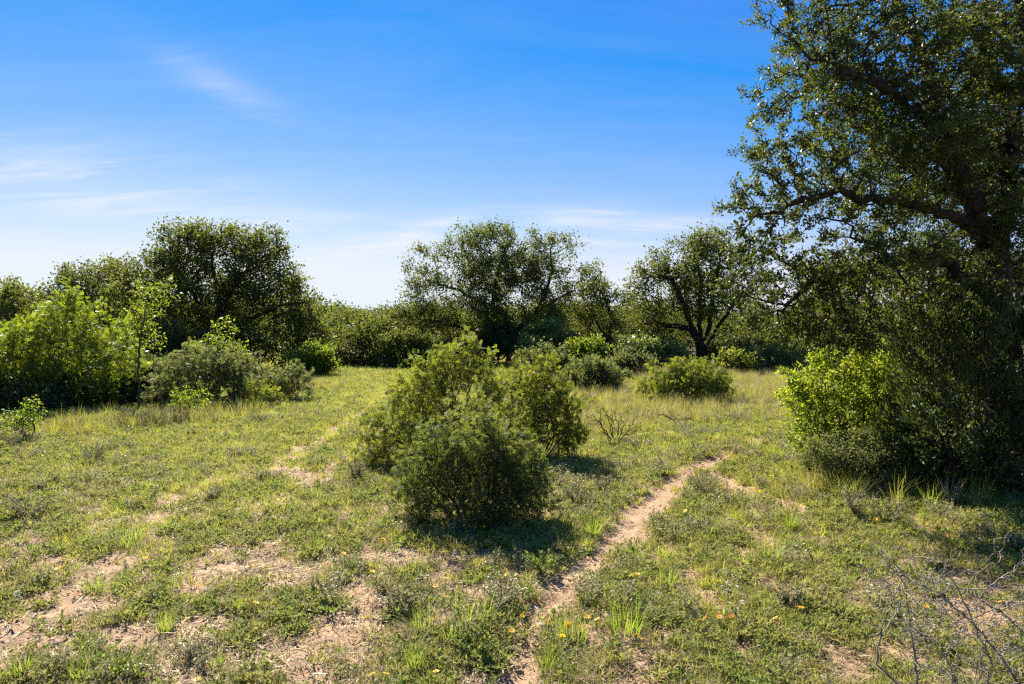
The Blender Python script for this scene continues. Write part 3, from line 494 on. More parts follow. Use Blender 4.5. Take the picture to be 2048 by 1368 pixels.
for i, (px, Y, lob, lab, mt) in enumerate([(1545, 29, [(1540, 722, 36, 16), (1575, 730, 26, 12)], 'low tangled shrub beyond the plumed grass, under the near oak boughs', 'olive'), (1465, 27, [(1460, 735, 30, 12), (1490, 740, 20, 10)], 'small ragged shrub right of the right-hand middle oak foot', 'mesquite'), (1255, 26, [(1250, 735, 34, 14), (1280, 742, 24, 10)], 'small ragged shrub right of the domed bush', 'olive'), (1600, 31, [(1605, 712, 40, 20), (1640, 722, 30, 14)], 'tangled green shrub at the far right behind the bright shrub', 'pale'), (1100, 27, [(1085, 728, 40, 16), (1120, 735, 30, 12)], 'low shrub just behind the rounded bush of the middle clump', 'olive')]):
    shrub(lab, px, Y, lob, 80+i, 'far', mat=mt, stems=8, n_att=320, shoots=(16, .4), name='low_shrub')
shrub('low olive bush by the plumed grass, far right of the clearing', 1500, 28, [(1500, 725, 24, 14), (1485, 735, 20, 10)], 58, 'far', mat='olive', stems=6, n_att=250)
shrub('sunlit low bush left of the right-hand middle oak trunk', 1300, 30, [(1295, 705, 40, 20), (1340, 712, 36, 18), (1265, 700, 26, 20)], 59, 'far', mat='pale', stems=7, n_att=500)
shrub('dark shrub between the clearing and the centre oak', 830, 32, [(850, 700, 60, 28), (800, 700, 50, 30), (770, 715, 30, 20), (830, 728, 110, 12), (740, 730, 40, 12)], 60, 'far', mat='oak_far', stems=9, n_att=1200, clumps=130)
# right side under the near oak
shrub('bright yellow-green leafy shrub at the sunny edge under the near oak', 1690, 9.0, [(1690, 745, 70, 45), (1640, 815, 55, 60), (1725, 820, 75, 70), (1665, 885, 65, 40), (1780, 760, 50, 60), (1620, 770, 36, 36)], 61, 'near', spreadr=.4, stems=12, mat='glow', leaf='simple', size=.052, per=22, shoots=(30, .3), n_att=2600, clumps=220, sig=.1, step=.075, kill=.085, reach=.3)
shrub('grey-green low bush at the shaded foot of the bright right-hand shrub', 1700, 8.0, [(1690, 905, 70, 26), (1770, 915, 70, 30), (1640, 915, 30, 18), (1730, 940, 80, 16)], 62, 'near', stems=10, mat='olive', leaf='simple', size=.036, per=26, n_att=1400, clumps=140, sig=.08, spreadr=.3)
shrub('green shrub in the gloom behind the bright right-hand shrub', 1850, 10.2, [(1830, 690, 90, 60), (1920, 760, 100, 80), (1800, 800, 80, 60), (2030, 740, 80, 100)], 63, 'near', stems=9, mat='bright', leaf='simple', size=.065, per=18, n_att=1700, clumps=170, sig=.14, step=.10, kill=.12, reach=.36, spreadr=.4)

# ------------------------------------------------------------------ ground cover (uncountable): small plants spread by geometry nodes
def blade_mesh(name, n, rad, length, width, lean, rg, segs=3, heads=0.0, mat='grass', upright=.25):
    """a tuft of bent tapering blades"""
    a = rg.random(n)*2*math.pi; r = rad*np.sqrt(rg.random(n)); bx, by = r*np.cos(a), r*np.sin(a)
    h = a+rg.normal(0, .9, n); ln = length*rg.uniform(.3, 1.15, n); le = np.clip(rg.normal(lean, lean*.5, n), .05, 1.4); w = width*rg.uniform(.7, 1.3, n)
    dx, dy = np.cos(h), np.sin(h); V = []
    for q in range(segs+1):
        t = q/segs; hor = ln*le*(.35*t+.65*t*t); up = ln*t*np.sqrt(np.maximum(.05, 1-(le*.62*t)**2)); ww = w*.5*(1-t**1.6*.92); tw = h+math.pi/2
        c = np.stack([bx+dx*hor, by+dy*hor, up-.01], 1); s_ = np.stack([np.cos(tw), np.sin(tw), np.zeros(n)], 1)*ww[:, None]; V += [c-s_, c+s_]
    V = np.stack(V, 1).reshape(-1, 3); k = 2*(segs+1); b = np.arange(n)[:, None]*k; Q = np.concatenate([np.stack([b+2*q, b+2*q+1, b+2*q+3, b+2*q+2], -1).reshape(-1, 4) for q in range(segs)])
    var = np.repeat(rg.random(n), k); me = mesh_quads(name, V, Q, var); me.materials.append(MAT[mat]); return me
def forb_mesh(name, stems, rad, height, leaf, per, rg, mat='weed', flower=0, droop=.3):
    """a small broad-leaved weed: short stems carrying leaves, sometimes tiny white blooms"""
    a = rg.random(stems)*2*math.pi; L_ = rg.uniform(.5, 1.1, stems); tip = np.stack([np.cos(a)*rad*L_, np.sin(a)*rad*L_, height*rg.uniform(.5, 1.1, stems)], 1)
    src = np.repeat(np.arange(stems), per); t = rg.random(len(src))**.7; c = tip[src]*np.stack([t, t, t**.8], 1); c[:, 2] -= .004; n = len(src)
    ax = unit(rdir(n, rg)+tip[src]/max(rad, height)*.6+np.array([0, 0, .25])); nr = unit(rdir(n, rg)*.5+np.array([0, 0, 1.])); ln = leaf*rg.uniform(.6, 1.3, n); V, Q = leaf_quads(c, ax, nr, ln, ln*rg.uniform(.3, .55, n)); var = np.repeat(rg.random(n), 4); mi = np.zeros(len(Q), int)
    if flower:
        f = tip[rg.integers(0, stems, flower)]*np.array([1, 1, 1.12])+rg.normal(0, .008, (flower, 3)); V2, Q2 = leaf_quads(np.repeat(f, 2, 0), rdir(2*flower, rg)*np.array([1, 1, .2]), np.tile([0, 0, 1.], (2*flower, 1))+rg.normal(0, .3, (2*flower, 3)), np.full(2*flower, .012), np.full(2*flower, .012)); Q = np.concatenate([Q, Q2+len(V)]); V = np.concatenate([V, V2]); var = np.concatenate([var, np.full(len(V2), .5)]); mi = np.concatenate([mi, np.ones(len(Q2), int)])
    me = mesh_quads(name, V, Q, var); me.materials.append(MAT[mat])
    if flower: me.materials.append(MAT['white']); me.polygons.foreach_set('material_index', mi.astype(np.int32))
    return me
def litter_mesh(name, n, rad, rg, mat='brown', ln=.05, w=.006):
    c = np.concatenate([rg.normal(0, rad*.5, (n, 2)), rg.uniform(.002, .012, (n, 1))], 1); a = rg.random(n)*6.28; ax = unit(np.stack([np.cos(a), np.sin(a), rg.normal(0, .12, n)], 1)); l = ln*rg.uniform(.4, 1.4, n)
    V, Q = leaf_quads(c, ax, np.tile([0, 0, 1.], (n, 1))+rg.normal(0, .3, (n, 3)), l, np.minimum(l*.6, w*rg.uniform(.6, 2, n)), .3); me = mesh_quads(name, V, Q, np.repeat(rg.random(n), 4)); me.materials.append(MAT[mat]); return me
def stone_mesh(name, rg, mat, sub=2, rough=.22, flat=.6):
    import bmesh
    bm = bmesh.new(); bmesh.ops.create_icosphere(bm, subdivisions=sub, radius=1); off = rg.random(3)*50
    for v in bm.verts:
        p = np.array(v.co); k = 1+rough*2*(float(vnoise(p[0]*1.3+off[0]+p[2], p[1]*1.3+off[1]-p[2]*.7))-.5)+rough*(float(vnoise(p[0]*3.7+off[1]+p[2]*2, p[1]*3.7+off[2]))-.5); v.co = Vector((p[0]*k*1.15, p[1]*k*.9, p[2]*k*flat))
    me = bpy.data.meshes.new(name); bm.to_mesh(me); bm.free(); me.materials.append(MAT[mat])
    if sub > 1: me.polygons.foreach_set('use_smooth', np.ones(len(me.polygons), bool))
    return me
def scatter(name, label, cat, meshes, xy, scl, rg, tilt=.12, sink=0.0):
    col = bpy.data.collections.new(name+'_kinds')
    for i, me in enumerate(meshes): col.objects.link(bpy.data.objects.new('%s_kind_%02d' % (name, i), me))
    n = len(xy); z = hgt(xy[:, 0], xy[:, 1])-sink; me = bpy.data.meshes.new(name); me.vertices.add(n); me.vertices.foreach_set('co', np.column_stack([xy, z]).astype(np.float32).ravel())
    def att(nm, ty, key, arr): at = me.attributes.new(nm, ty, 'POINT'); at.data.foreach_set(key, np.ascontiguousarray(arr).ravel())
    att('rot', 'FLOAT_VECTOR', 'vector', np.column_stack([rg.normal(0, tilt, n), rg.normal(0, tilt, n), rg.random(n)*6.283]).astype(np.float32)); att('scl', 'FLOAT', 'value', scl.astype(np.float32)); att('idx', 'INT', 'value', rg.integers(0, len(meshes), n).astype(np.int32))
    ng = bpy.data.node_groups.new(name+'_spread', 'GeometryNodeTree'); ng.interface.new_socket('Geometry', in_out='INPUT', socket_type='NodeSocketGeometry'); ng.interface.new_socket('Geometry', in_out='OUTPUT', socket_type='NodeSocketGeometry')
    N, L = ng.nodes, ng.links; gi = N.new('NodeGroupInput'); go = N.new('NodeGroupOutput'); ip = N.new('GeometryNodeInstanceOnPoints'); ci = N.new('GeometryNodeCollectionInfo'); ci.inputs['Collection'].default_value = col; ci.inputs['Separate Children'].default_value = True; ci.inputs['Reset Children'].default_value = True
    def na(nm, ty): q = N.new('GeometryNodeInputNamedAttribute'); q.data_type = ty; q.inputs['Name'].default_value = nm; return q.outputs['Attribute']
    L.new(gi.outputs[0], ip.inputs['Points']); L.new(ci.outputs[0], ip.inputs['Instance']); ip.inputs['Pick Instance'].default_value = True
    L.new(na('idx', 'INT'), ip.inputs['Instance Index']); L.new(na('rot', 'FLOAT_VECTOR'), ip.inputs['Rotation']); L.new(na('scl', 'FLOAT'), ip.inputs['Scale']); L.new(ip.outputs[0], go.inputs[0])
    o = link(name, me); md = o.modifiers.new('spread', 'NODES'); md.node_group = ng
    tag(o, label, cat, kind='stuff'); return o
def wedge(n, r0, r1, rg, power=1.3, half=44):
    """random ground points in the sector ahead; density falls with distance as r**-power"""
    e = 2-power; r = (r0**e+rg.random(n)*(r1**e-r0**e))**(1/e); a = np.radians(rg.uniform(-half, half, n)); return np.column_stack([r*np.sin(a), r*np.cos(a)])
gr = np.random.default_rng(77)
def keep(xy, prob): return xy[gr.random(len(xy)) < prob]
def R_(xy): return np.hypot(xy[:, 0], xy[:, 1])
TALL = [(ground_at(px, py), r) for px, py, r in ((1300, 800, 3.5), (1450, 790, 4), (1230, 790, 2.4), (1560, 760, 5), (1380, 745, 6), (300, 848, .9), (440, 832, .9), (170, 862, .9), (600, 775, 1.2), (1180, 850, 1.2), (1700, 985, .6), (1780, 960, .6), (1860, 985, .6))]
def tallness(xy): return np.max([np.exp(-((xy[:, 0]-c[0])**2+(xy[:, 1]-c[1])**2)/r**2) for c, r in TALL], axis=0)
def ground_cover():
    # low weeds
    kinds = [forb_mesh('weed', int(gr.integers(9, 16)), gr.uniform(.07, .11), gr.uniform(.035, .07), .026, 9, gr, 'weed') for _ in range(5)] + [forb_mesh('weed', 12, .09, .06, .024, 9, gr, 'weedgreen') for _ in range(3)]
    xy = wedge(70000, 2.5, 34, gr, 1.25); b = bare_amount(xy[:, 0], xy[:, 1]); patch = fbm(xy[:, 0]*2.2+60, xy[:, 1]*2.2, 3)
    xy = keep(xy, np.clip(1.05-1.2*b, .03, 1)*np.clip(.2+2.2*(patch-.36), .06, 1)*(1-.84*trail_amount(xy[:, 0], xy[:, 1]))); r = R_(xy)
    scatter('low_weeds', 'low green and olive weeds covering most of the clearing', 'weeds', kinds, xy, gr.uniform(.55, 1.35, len(xy))*(.82+.03*r), gr, .2)
    # short grass
    kinds = [blade_mesh('grass', 34, .05, gr.uniform(.05, .10), .0045, gr.uniform(.6, 1.15), gr) for _ in range(6)]
    xy = wedge(85000, 2.5, 45, gr, 1.1); b = bare_amount(xy[:, 0], xy[:, 1]); patch = fbm(xy[:, 0]*1.1+20, xy[:, 1]*1.1+80, 4)
    xy = keep(xy, np.clip(1.0-1.2*b, .02, 1)*np.clip(.1+2.4*(patch-.40)+.035*R_(xy), .04, 1)*(1-.97*trail_amount(xy[:, 0], xy[:, 1]))); r = R_(xy)
    scatter('short_grass', 'short yellow-green grass spread over the clearing', 'grass', kinds, xy, gr.uniform(.6, 1.5, len(xy))*(.8+.035*r), gr, .15)
    kinds = [blade_mesh('lush_grass', 40, .06, gr.uniform(.06, .11), .0045, gr.uniform(.7, 1.1), gr, mat='lushgrass') for _ in range(4)]
    xy = wedge(90000, 4, 45, gr, .9); b = trail_amount(xy[:, 0], xy[:, 1]); xy = keep(xy, np.clip(lush_amount(xy[:, 0], xy[:, 1])*1.1-.08, 0, 1)*(1-b)*.55); r = R_(xy)
    scatter('lush_grass', 'soft bright yellow-green grass along the open track and the trail', 'grass', kinds, xy, gr.uniform(.6, 1.4, len(xy))*(.8+.03*r), gr, .15)
    # grey weeds
    kinds = [forb_mesh('grey_weed', 10, .06, .11, .022, 12, gr, 'sage', f) for f in (0, 0, 3, 6)]
    xy = wedge(26000, 2.6, 30, gr, 1.3); b = bare_amount(xy[:, 0], xy[:, 1]); patch = fbm(xy[:, 0]*1.6+130, xy[:, 1]*1.6+9, 3); right = smooth(-1.0, 2.0, xy[:, 0])
    xy = keep(xy, np.clip(1-1.3*b, .0, 1)*np.clip(3.0*(patch-.56)+.14*right, .01, 1)); r = R_(xy)
    scatter('grey_weeds', 'grey-green weeds with tiny white blooms among the grass', 'weeds', kinds, xy, gr.uniform(.6, 1.35, len(xy))*(.9+.02*r), gr, .15)
    # taller grass, straw
    kinds = [blade_mesh('tall_grass', 46, .09, gr.uniform(.32, .46), .0055, gr.uniform(.35, .6), gr, 4, mat=m) for m in ('grass', 'grass', 'straw', 'straw', 'grass')]
    xy = wedge(60000, 6, 60, gr, .9); t = tallness(xy); b = trail_amount(xy[:, 0], xy[:, 1])
    xy = keep(xy, np.clip(t*1.1-.12, 0, 1)*(1-b)); r = R_(xy)
    scatter('tall_grass', 'taller pale grass standing round the bushes and under the far oaks', 'grass', kinds, xy, gr.uniform(.5, 1.15, len(xy))*(.7+.012*r), gr, .12)
    # dry stalks in the near ground
    kinds = [blade_mesh('straw', 12, .035, .10, .003, .9, gr, 3, mat='straw') for _ in range(4)]
    xy = wedge(26000, 2.5, 20, gr, 1.3); b = bare_amount(xy[:, 0], xy[:, 1]); xy = keep(xy, np.clip(.75-.7*b, .06, 1)*.8)
    scatter('dry_stalks', 'thin straw-coloured dead stalks scattered through the weeds', 'stalks', kinds, xy, gr.uniform(.5, 1.4, len(xy)), gr, .35)
    # litter and crumbs
    kinds = [litter_mesh('litter', 12, .09, gr) for _ in range(4)] + [litter_mesh('litter', 10, .09, gr, 'straw', .06, .004) for _ in range(3)]
    xy = wedge(26000, 2.5, 16, gr, 1.4); b = bare_amount(xy[:, 0], xy[:, 1]); tr = trail_amount(xy[:, 0], xy[:, 1]); xy = keep(xy, np.clip(.9-.35*b-.45*tr, .1, 1))
    scatter('plant_litter', 'dead leaf bits and straw lying on the bare soil', 'litter', kinds, xy, gr.uniform(.6, 1.5, len(xy)), gr, .05, -.004)
    kinds = [stone_mesh('crumb', gr, 'pebble', 1, .4) for _ in range(5)]
    xy = wedge(16000, 2.5, 12, gr, 1.4); b = bare_amount(xy[:, 0], xy[:, 1]); xy = keep(xy, np.clip(.15+.8*b, 0, 1)); tr = trail_amount(xy[:, 0], xy[:, 1])
    scatter('soil_crumbs', 'small soil crumbs and pebbles on the bare pinkish earth', 'pebbles', kinds, xy, gr.lognormal(-5.2, .55, len(xy))*(1-.4*tr), gr, .3, .001)
ground_cover()
def far_woods():
    kinds = []
    for k in range(4):
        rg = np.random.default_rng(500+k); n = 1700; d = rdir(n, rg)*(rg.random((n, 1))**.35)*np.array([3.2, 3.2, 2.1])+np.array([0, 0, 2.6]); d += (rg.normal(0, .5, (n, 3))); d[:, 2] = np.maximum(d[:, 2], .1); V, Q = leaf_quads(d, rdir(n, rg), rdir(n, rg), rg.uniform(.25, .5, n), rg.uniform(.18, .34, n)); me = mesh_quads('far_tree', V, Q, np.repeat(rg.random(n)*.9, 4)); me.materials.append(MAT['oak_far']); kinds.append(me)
    rg = np.random.default_rng(9); n = 5200; r = np.sqrt(rg.uniform(75**2, 620**2, n)); a = np.radians(rg.uniform(-50, 50, n)); xy = np.column_stack([r*np.sin(a), r*np.cos(a)]); xy = xy[rg.random(len(xy)) < np.clip(.2+1.3*(fbm(xy[:, 0]*.02, xy[:, 1]*.02, 3)-.3)+.3*(R_(xy) > 150), .05, 1)]
    scatter('far_woods', 'distant low oak woods closing the horizon behind the trees', 'woods', kinds, xy, rg.uniform(.7, 1.45, len(xy)), rg, .03)
far_woods()

# ------------------------------------------------------------------ single plants of the foreground
def put(name, me, px, py, label, cat, group, scale=1.0, rot=0.0):
    x, y = ground_at(px, py); o = link(name, me); o.location = (x, y, hz(x, y)-.006); o.scale = (scale,)*3; o.rotation_euler = (0, 0, rot); tag(o, label, cat, group); return o
tg = np.random.default_rng(55)
TUFTS = [(1252, 1270, 72, 'tall bright green grass tuft right of the trail, near its lower end'), (1335, 1176, 55, 'upright bright grass tuft right of the trail, level with the pair of yellow daisies'), (843, 1262, 58, 'yellow-green grass tuft left of the trail, leftmost of three in a row'), (905, 1285, 60, 'grass tuft with blades fanned to the left, left of the trail'), (945, 1250, 78, 'long-bladed bright grass tuft behind the fanned one'), (1097, 1333, 55, 'round grass tuft on the right edge of the trail at the bottom'), (828, 1346, 60, 'sprawling bright grass tuft at the bottom edge left of the trail'), (1145, 1282, 70, 'dense green grass tuft on the right edge of the trail'),
  (1187, 1072, 44, 'bright grass tuft between the middle clump and the trail'), (703, 1132, 26, 'small green tuft left of the dark clod'), (43, 1360, 60, 'yellow-green tuft in the bottom left corner'), (160, 1364, 50, 'spiky tuft at the bottom edge, second from the left corner'), (180, 1340, 44, 'narrow bright tuft just above the spiky one at bottom left'), (269, 1348, 42, 'thin bright tuft at the bottom edge, third from the left corner'), (333, 1262, 46, 'upright tuft alone on the bare soil at lower left'), (261, 1088, 52, 'tall thin pale green tuft in the left foreground'), (386, 962, 30, 'dense round dark green tuft beside a bare patch on the left'), (190, 1178, 42, 'olive tuft at the end of the bare patch on the left'), (352, 1174, 26, 'short tuft on pale cracked soil left of centre'), (435, 1333, 36, 'small low green tuft near the bottom, left of centre'),
  (522, 1268, 28, 'short stiff tuft on bare soil left of the trail'), (477, 1223, 36, 'thin green tuft just left of a yellow daisy'), (43, 1088, 26, 'little rounded tuft by the left edge'), (643, 1102, 30, 'lush tuft left of the middle clump'), (190, 1254, 24, 'tiny green tuft on the bare patch at left'), (1690, 1000, 46, 'brightest yellow-green grass clump at the shade edge under the near oak'), (1537, 1114, 50, 'dark-based green tuft in the right foreground'), (1620, 1166, 30, 'small light tuft in the right foreground among weeds'), (1583, 1054, 42, 'leafy green tuft below the trail fork'), (1363, 1300, 32, 'low bright tuft right of the trail near the bottom'), (1460, 1330, 30, 'bright small tuft at the bottom, left of the dead brush'), (1435, 1360, 34, 'bright tuft cut by the bottom edge, left of the dead brush'), (1790, 985, 52, 'tall dark grass clump in the shade of the near oak'), (1860, 1010, 46, 'green grass clump at the shadow edge far right'), (1500, 905, 34, 'lush green grass clump by the upper bend of the trail'), (1560, 925, 36, 'lush grass clump right of the trail above the fork')]
for i, (px, py, hpx, lab) in enumerate(TUFTS):
    d = ground_at(px, py)[1]; h = hpx*d/FPX*1.0; n = 80 if hpx < 40 else 130
    me = blade_mesh('grass_tuft', n, h*tg.uniform(.25, .5), h*tg.uniform(1.1, 1.35), max(.004, h*.022), tg.uniform(.45, .95), tg, 4, mat='lime'); put('grass_tuft', me, px, py, lab, 'grass tuft', 'single grass tufts in the clearing', 1, tg.random()*6)
for px, py, hpx, lab in ((1608, 778, 46, 'pale plumed grass clump at the far right of the clearing'), (1445, 775, 40, 'pale arching seed grass beside the wide yellow-green bush'), (1285, 775, 34, 'pale seed grass between the domed bush and the wide yellow-green bush'), (1735, 975, 70, 'tall dry seed stalks rising in the shade under the near oak'), (1790, 955, 74, 'tall thin seed stalks before the dark juniper')):
    h = hpx*ground_at(px, py)[1]/FPX*1.1; n = 70 if py < 800 else 26
    me = blade_mesh('plume_grass', n, h*.22, h*1.2, max(.003, h*.012), .5, tg, 5, mat='straw'); put('plume_grass', me, px, py, lab, 'grass', 'pale seeding grasses', 1, tg.random()*6)
WEEDS = [(185, 928, 46, 34, 'dark grey rounded weed in the grass at left, below the thicket'), (57, 1040, 90, 52, 'largest grey weed, near the left edge of the foreground'), (428, 1002, 48, 24, 'flat grey weed right of a bare patch on the left'), (25, 895, 56, 38, 'grey weed at the left edge under the small bright shrub'), (318, 852, 80, 38, 'pale grey-green weed clump before the dark thicket'), (150, 862, 64, 26, 'low pale weed at the foot of the thicket, far left'), (515, 847, 42, 18, 'small grey weed at the thicket end'), (800, 1232, 72, 40, 'grey-green feathery weed left of three grass tufts'), (1005, 1218, 100, 52, 'wide pale weed speckled with tiny white blooms beside the trail'), (945, 1314, 96, 52, 'leafy pale weed left of the trail near the bottom'), (1206, 988, 48, 32, 'grey weed with a dark base right of the middle clump'), (712, 968, 44, 44, 'brown-grey twiggy weed at the left foot of the middle clump'), (1575, 1214, 76, 46, 'bushy grey weed left of the dead brush'), (1712, 1032, 64, 48, 'spiky grey weed at the shadow edge below the bright grass clump'), (1783, 1042, 70, 44, 'tall pale weed in the shadow edge under the near oak'), (1408, 990, 84, 44, 'pale leafy weed in the fork of the trail'), (1085, 1150, 76, 40, 'green leafy weed left of the trail bend'), (1150, 1010, 60, 34, 'pale weed right of the front bush')]
for i, (px, py, w, h, lab) in enumerate(WEEDS):
    s = ground_at(px, py)[1]/FPX; x, y = ground_at(px, py); root = empty('low_weed', (x, y, hz(x, y)-.006)); tag(root, lab, 'weed', 'single grey weeds in the clearing')
    st = np.random.default_rng(900+i); me = forb_mesh('leaves', 40, w*.5*s, h*s*1.05, .024, 26, st, 'sage' if i not in (9, 16) else 'weedgreen', 30 if i == 8 else 0); tag(link('leaves', me, None, root), kind='stuff')
    st = np.random.default_rng(900+i); a = st.random(40)*2*math.pi; L_ = st.uniform(.5, 1.1, 40); tp = np.stack([np.cos(a)*w*.5*s*L_, np.sin(a)*w*.5*s*L_, h*s*1.05*st.uniform(.5, 1.1, 40)], 1)
    P = np.concatenate([[[0, 0, -.02]], tp*np.array([.45, .45, .6]), tp]); pr = np.concatenate([[-1], np.zeros(40, int), np.arange(1, 41)]); V, Q = tubes(P, pr, np.full(81, .0016), np.concatenate([[1], np.arange(41, 81), np.full(40, -1)]), np.ones(81, bool), 3); tag(link('stems', mesh_quads('stems', V, Q), MAT['stem'], root), kind='stuff')
# yellow daisies
def flower_parts(rg):
    n = 9; a = np.arange(n)*2*math.pi/n+rg.normal(0, .1, n); ax = np.stack([np.cos(a), np.sin(a), np.full(n, .22)], 1); V, Q = leaf_quads(np.stack([np.cos(a)*.004, np.sin(a)*.004, np.zeros(n)], 1), unit(ax), np.tile([0, 0, 1.], (n, 1)), np.full(n, .022), np.full(n, .014), -.1); pet = mesh_quads('petals', V, Q)
    import bmesh
    bm = bmesh.new(); bmesh.ops.create_icosphere(bm, subdivisions=1, radius=.007); bmesh.ops.scale(bm, vec=(1, 1, .6), verts=bm.verts); disc = bpy.data.meshes.new('disc'); bm.to_mesh(disc); bm.free()
    return pet, disc
PET, DISC = flower_parts(tg); PET.materials.append(MAT['yellow']); DISC.materials.append(MAT['disc']); PETO = PET.copy(); PETO.materials.clear(); PETO.materials.append(MAT['orange'])
def stem_mesh(h, rg):
    P = np.array([[0, 0, -.01], [rg.normal(0, .006), rg.normal(0, .006), h*.5], [0, 0, h]]); V, Q = tubes(P, np.array([-1, 0, 1]), np.array([.0016, .0014, .0012]), np.array([1, 2, -1]), np.ones(3, bool), 4); me = mesh_quads('stem', V, Q); me.materials.append(MAT['weedgreen']); return me
STEMS = [stem_mesh(h, tg) for h in (.06, .10, .14)]
FL = [(86, 912), (254, 903), (23, 993), (544, 1157), (512, 1207), (375, 1242), (117, 1136), (290, 1105), (687, 1105), (83, 1232), (394, 1360), (1010, 1142), (1013, 1152), (892, 1162), (896, 1200), (871, 1175), (1093, 1236), (1066, 1240), (1136, 1256), (1125, 1269), (1044, 1235), (1023, 1249), (706, 1269), (772, 1340), (745, 1355), (872, 1348), (868, 1228), (767, 1077), (745, 1142), (847, 1065), (1012, 1016), (985, 1009), (1269, 923), (1141, 967), (1263, 1148), (1275, 1148), (1339, 1021), (1287, 993), (1271, 1271), (1280, 1280), (1157, 1254), (1174, 1234), (1195, 1236), (1034, 1160), (729, 1240), (656, 1068), (1461, 1232), (1439, 1239), (1409, 1237), (1551, 1233), (1554, 1174), (1602, 1217), (1850, 1206), (2002, 1195), (1995, 1160), (1751, 1034), (1640, 969), (1518, 981), (1969, 1126), (1867, 1054), (1892, 1067), (1482, 897), (1542, 952), (1371, 1021), (1657, 1118), (2009, 1054), (1789, 1189), (1300, 815), (1410, 825), (1460, 800), (1170, 800)]
MARKS = [(1252, 1255, 'tall bright tuft right of the trail'), (1335, 1165, 'upright tuft right of the trail'), (843, 1250, 'leftmost of three tufts by the trail'), (905, 1275, 'fanned tuft left of the trail'), (1097, 1320, 'round tuft at the bottom of the trail'), (828, 1335, 'sprawling bottom tuft'), (1145, 1265, 'dense tuft on the trail edge'), (1187, 1062, 'tuft beside the middle clump'), (700, 1125, 'small tuft left of the dung clod'), (43, 1350, 'bottom left corner tuft'), (180, 1330, 'narrow tuft at bottom left'), (333, 1250, 'lone upright tuft on bare soil'), (261, 1070, 'tall thin pale tuft'), (386, 955, 'round dark tuft on the left'), (190, 1165, 'olive tuft at left'), (477, 1213, 'thin green tuft'), (57, 1020, 'largest grey weed'), (185, 920, 'dark grey weed'), (318, 845, 'pale weed by the thicket'), (1005, 1200, 'white-speckled weed'), (945, 1140, 'dung clod'), (1206, 980, 'grey weed with a dark base'), (1575, 1200, 'bushy grey weed by the dead brush'), (1712, 1020, 'spiky grey weed'), (1408, 980, 'weed in the trail fork'), (930, 1030, 'front middle bush'), (1690, 990, 'brightest yellow-green clump'), (1860, 1000, 'far right grass clump'), (1537, 1100, 'dark-based tuft'), (1262, 1100, 'dark clod on the trail'), (1810, 1170, 'top of the dead brush'), (1990, 1250, 'dead brush in the corner'), (1500, 900, 'upper bend of the trail'), (1370, 770, 'wide yellow-green bush'), (1183, 755, 'domed grey-olive bush'), (643, 1090, 'lush tuft left of the clump')]
used_labels = set()
def daisy_label(px, py, orange):
    col = 'orange' if orange else 'small yellow'
    for mx, my, nm in sorted(MARKS, key=lambda m: math.hypot(m[0]-px, (m[1]-py)*1.6)):
        dx, dy = px-mx, (py-my)*1.6; far = math.hypot(dx, dy) > 70
        where = ('left of' if dx < 0 else 'right of') if abs(dx) > abs(dy) else ('behind' if dy < 0 else 'in front of')
        lab = '%s daisy %s %s the %s' % (col, 'some way' if far else 'just', where, nm)
        if lab not in used_labels: used_labels.add(lab); return lab
for i, (px, py) in enumerate(FL):
    k = int(tg.integers(0, 3)); h = (.06, .10, .14)[k]; orange = i in (30, 31, 46, 47, 48)
    d0 = ground_at(px, py)[1]; q = at_depth(px, py, d0-.0); p2 = ray(px, py); t = (CAM_H-h)/-p2[2]; x, y = p2[0]*t, p2[1]*t      # the bloom, not the foot, is on that ray
    lab = daisy_label(px, py, orange)
    r = empty('daisy', (x, y, hz(x, y))); s = .85*(1+.045*max(0, y-4)); r.scale = (s, s, 1); r.rotation_euler = (0, 0, tg.random()*6); tag(r, lab, 'flower', 'yellow daisies in the grass')
    link('stem', STEMS[k], None, r); bl = link('petals', PETO if orange else PET, None, r); bl.location = (0, 0, h); bl.rotation_euler = (tg.normal(0, .35), tg.normal(0, .35), 0); dc = link('flower_centre', DISC, None, r); dc.location = (0, 0, h+.002)
# stones and clods
for px, py, w, mt, nm, lab in ((1262, 1100, 20, 'clod', 'clod', 'small dark clod on the trail'), (941, 1147, 30, 'clod', 'dung', 'dark dung clod in the weeds left of the trail'), (32, 1195, 34, 'limestone', 'rock', 'pale flat rock on the bare patch at the left edge'), (274, 1196, 24, 'limestone', 'rock', 'grey stone half sunk in the soil, left of a short tuft'), (218, 1338, 26, 'limestone', 'rock', 'pale stone near the bottom left tufts'), (200, 1318, 22, 'pebble', 'rock', 'brown stone above the pale one at bottom left'), (115, 1290, 24, 'pebble', 'rock', 'brownish stone on the bare patch at lower left'), (1390, 1068, 14, 'limestone', 'rock', 'small pale stone right of the trail'), (840, 1085, 16, 'limestone', 'rock', 'pale stone at the front foot of the middle clump'), (1175, 1238, 16, 'clod', 'clod', 'dark crumb by the trail edge near the dense tuft')):
    s = ground_at(px, py)[1]/FPX*w*.5; o = put(nm, stone_mesh(nm, tg, mt, 2), px, py, lab, nm if nm != 'rock' else 'stone', None, s, tg.random()*3); o.location.z += s*.25
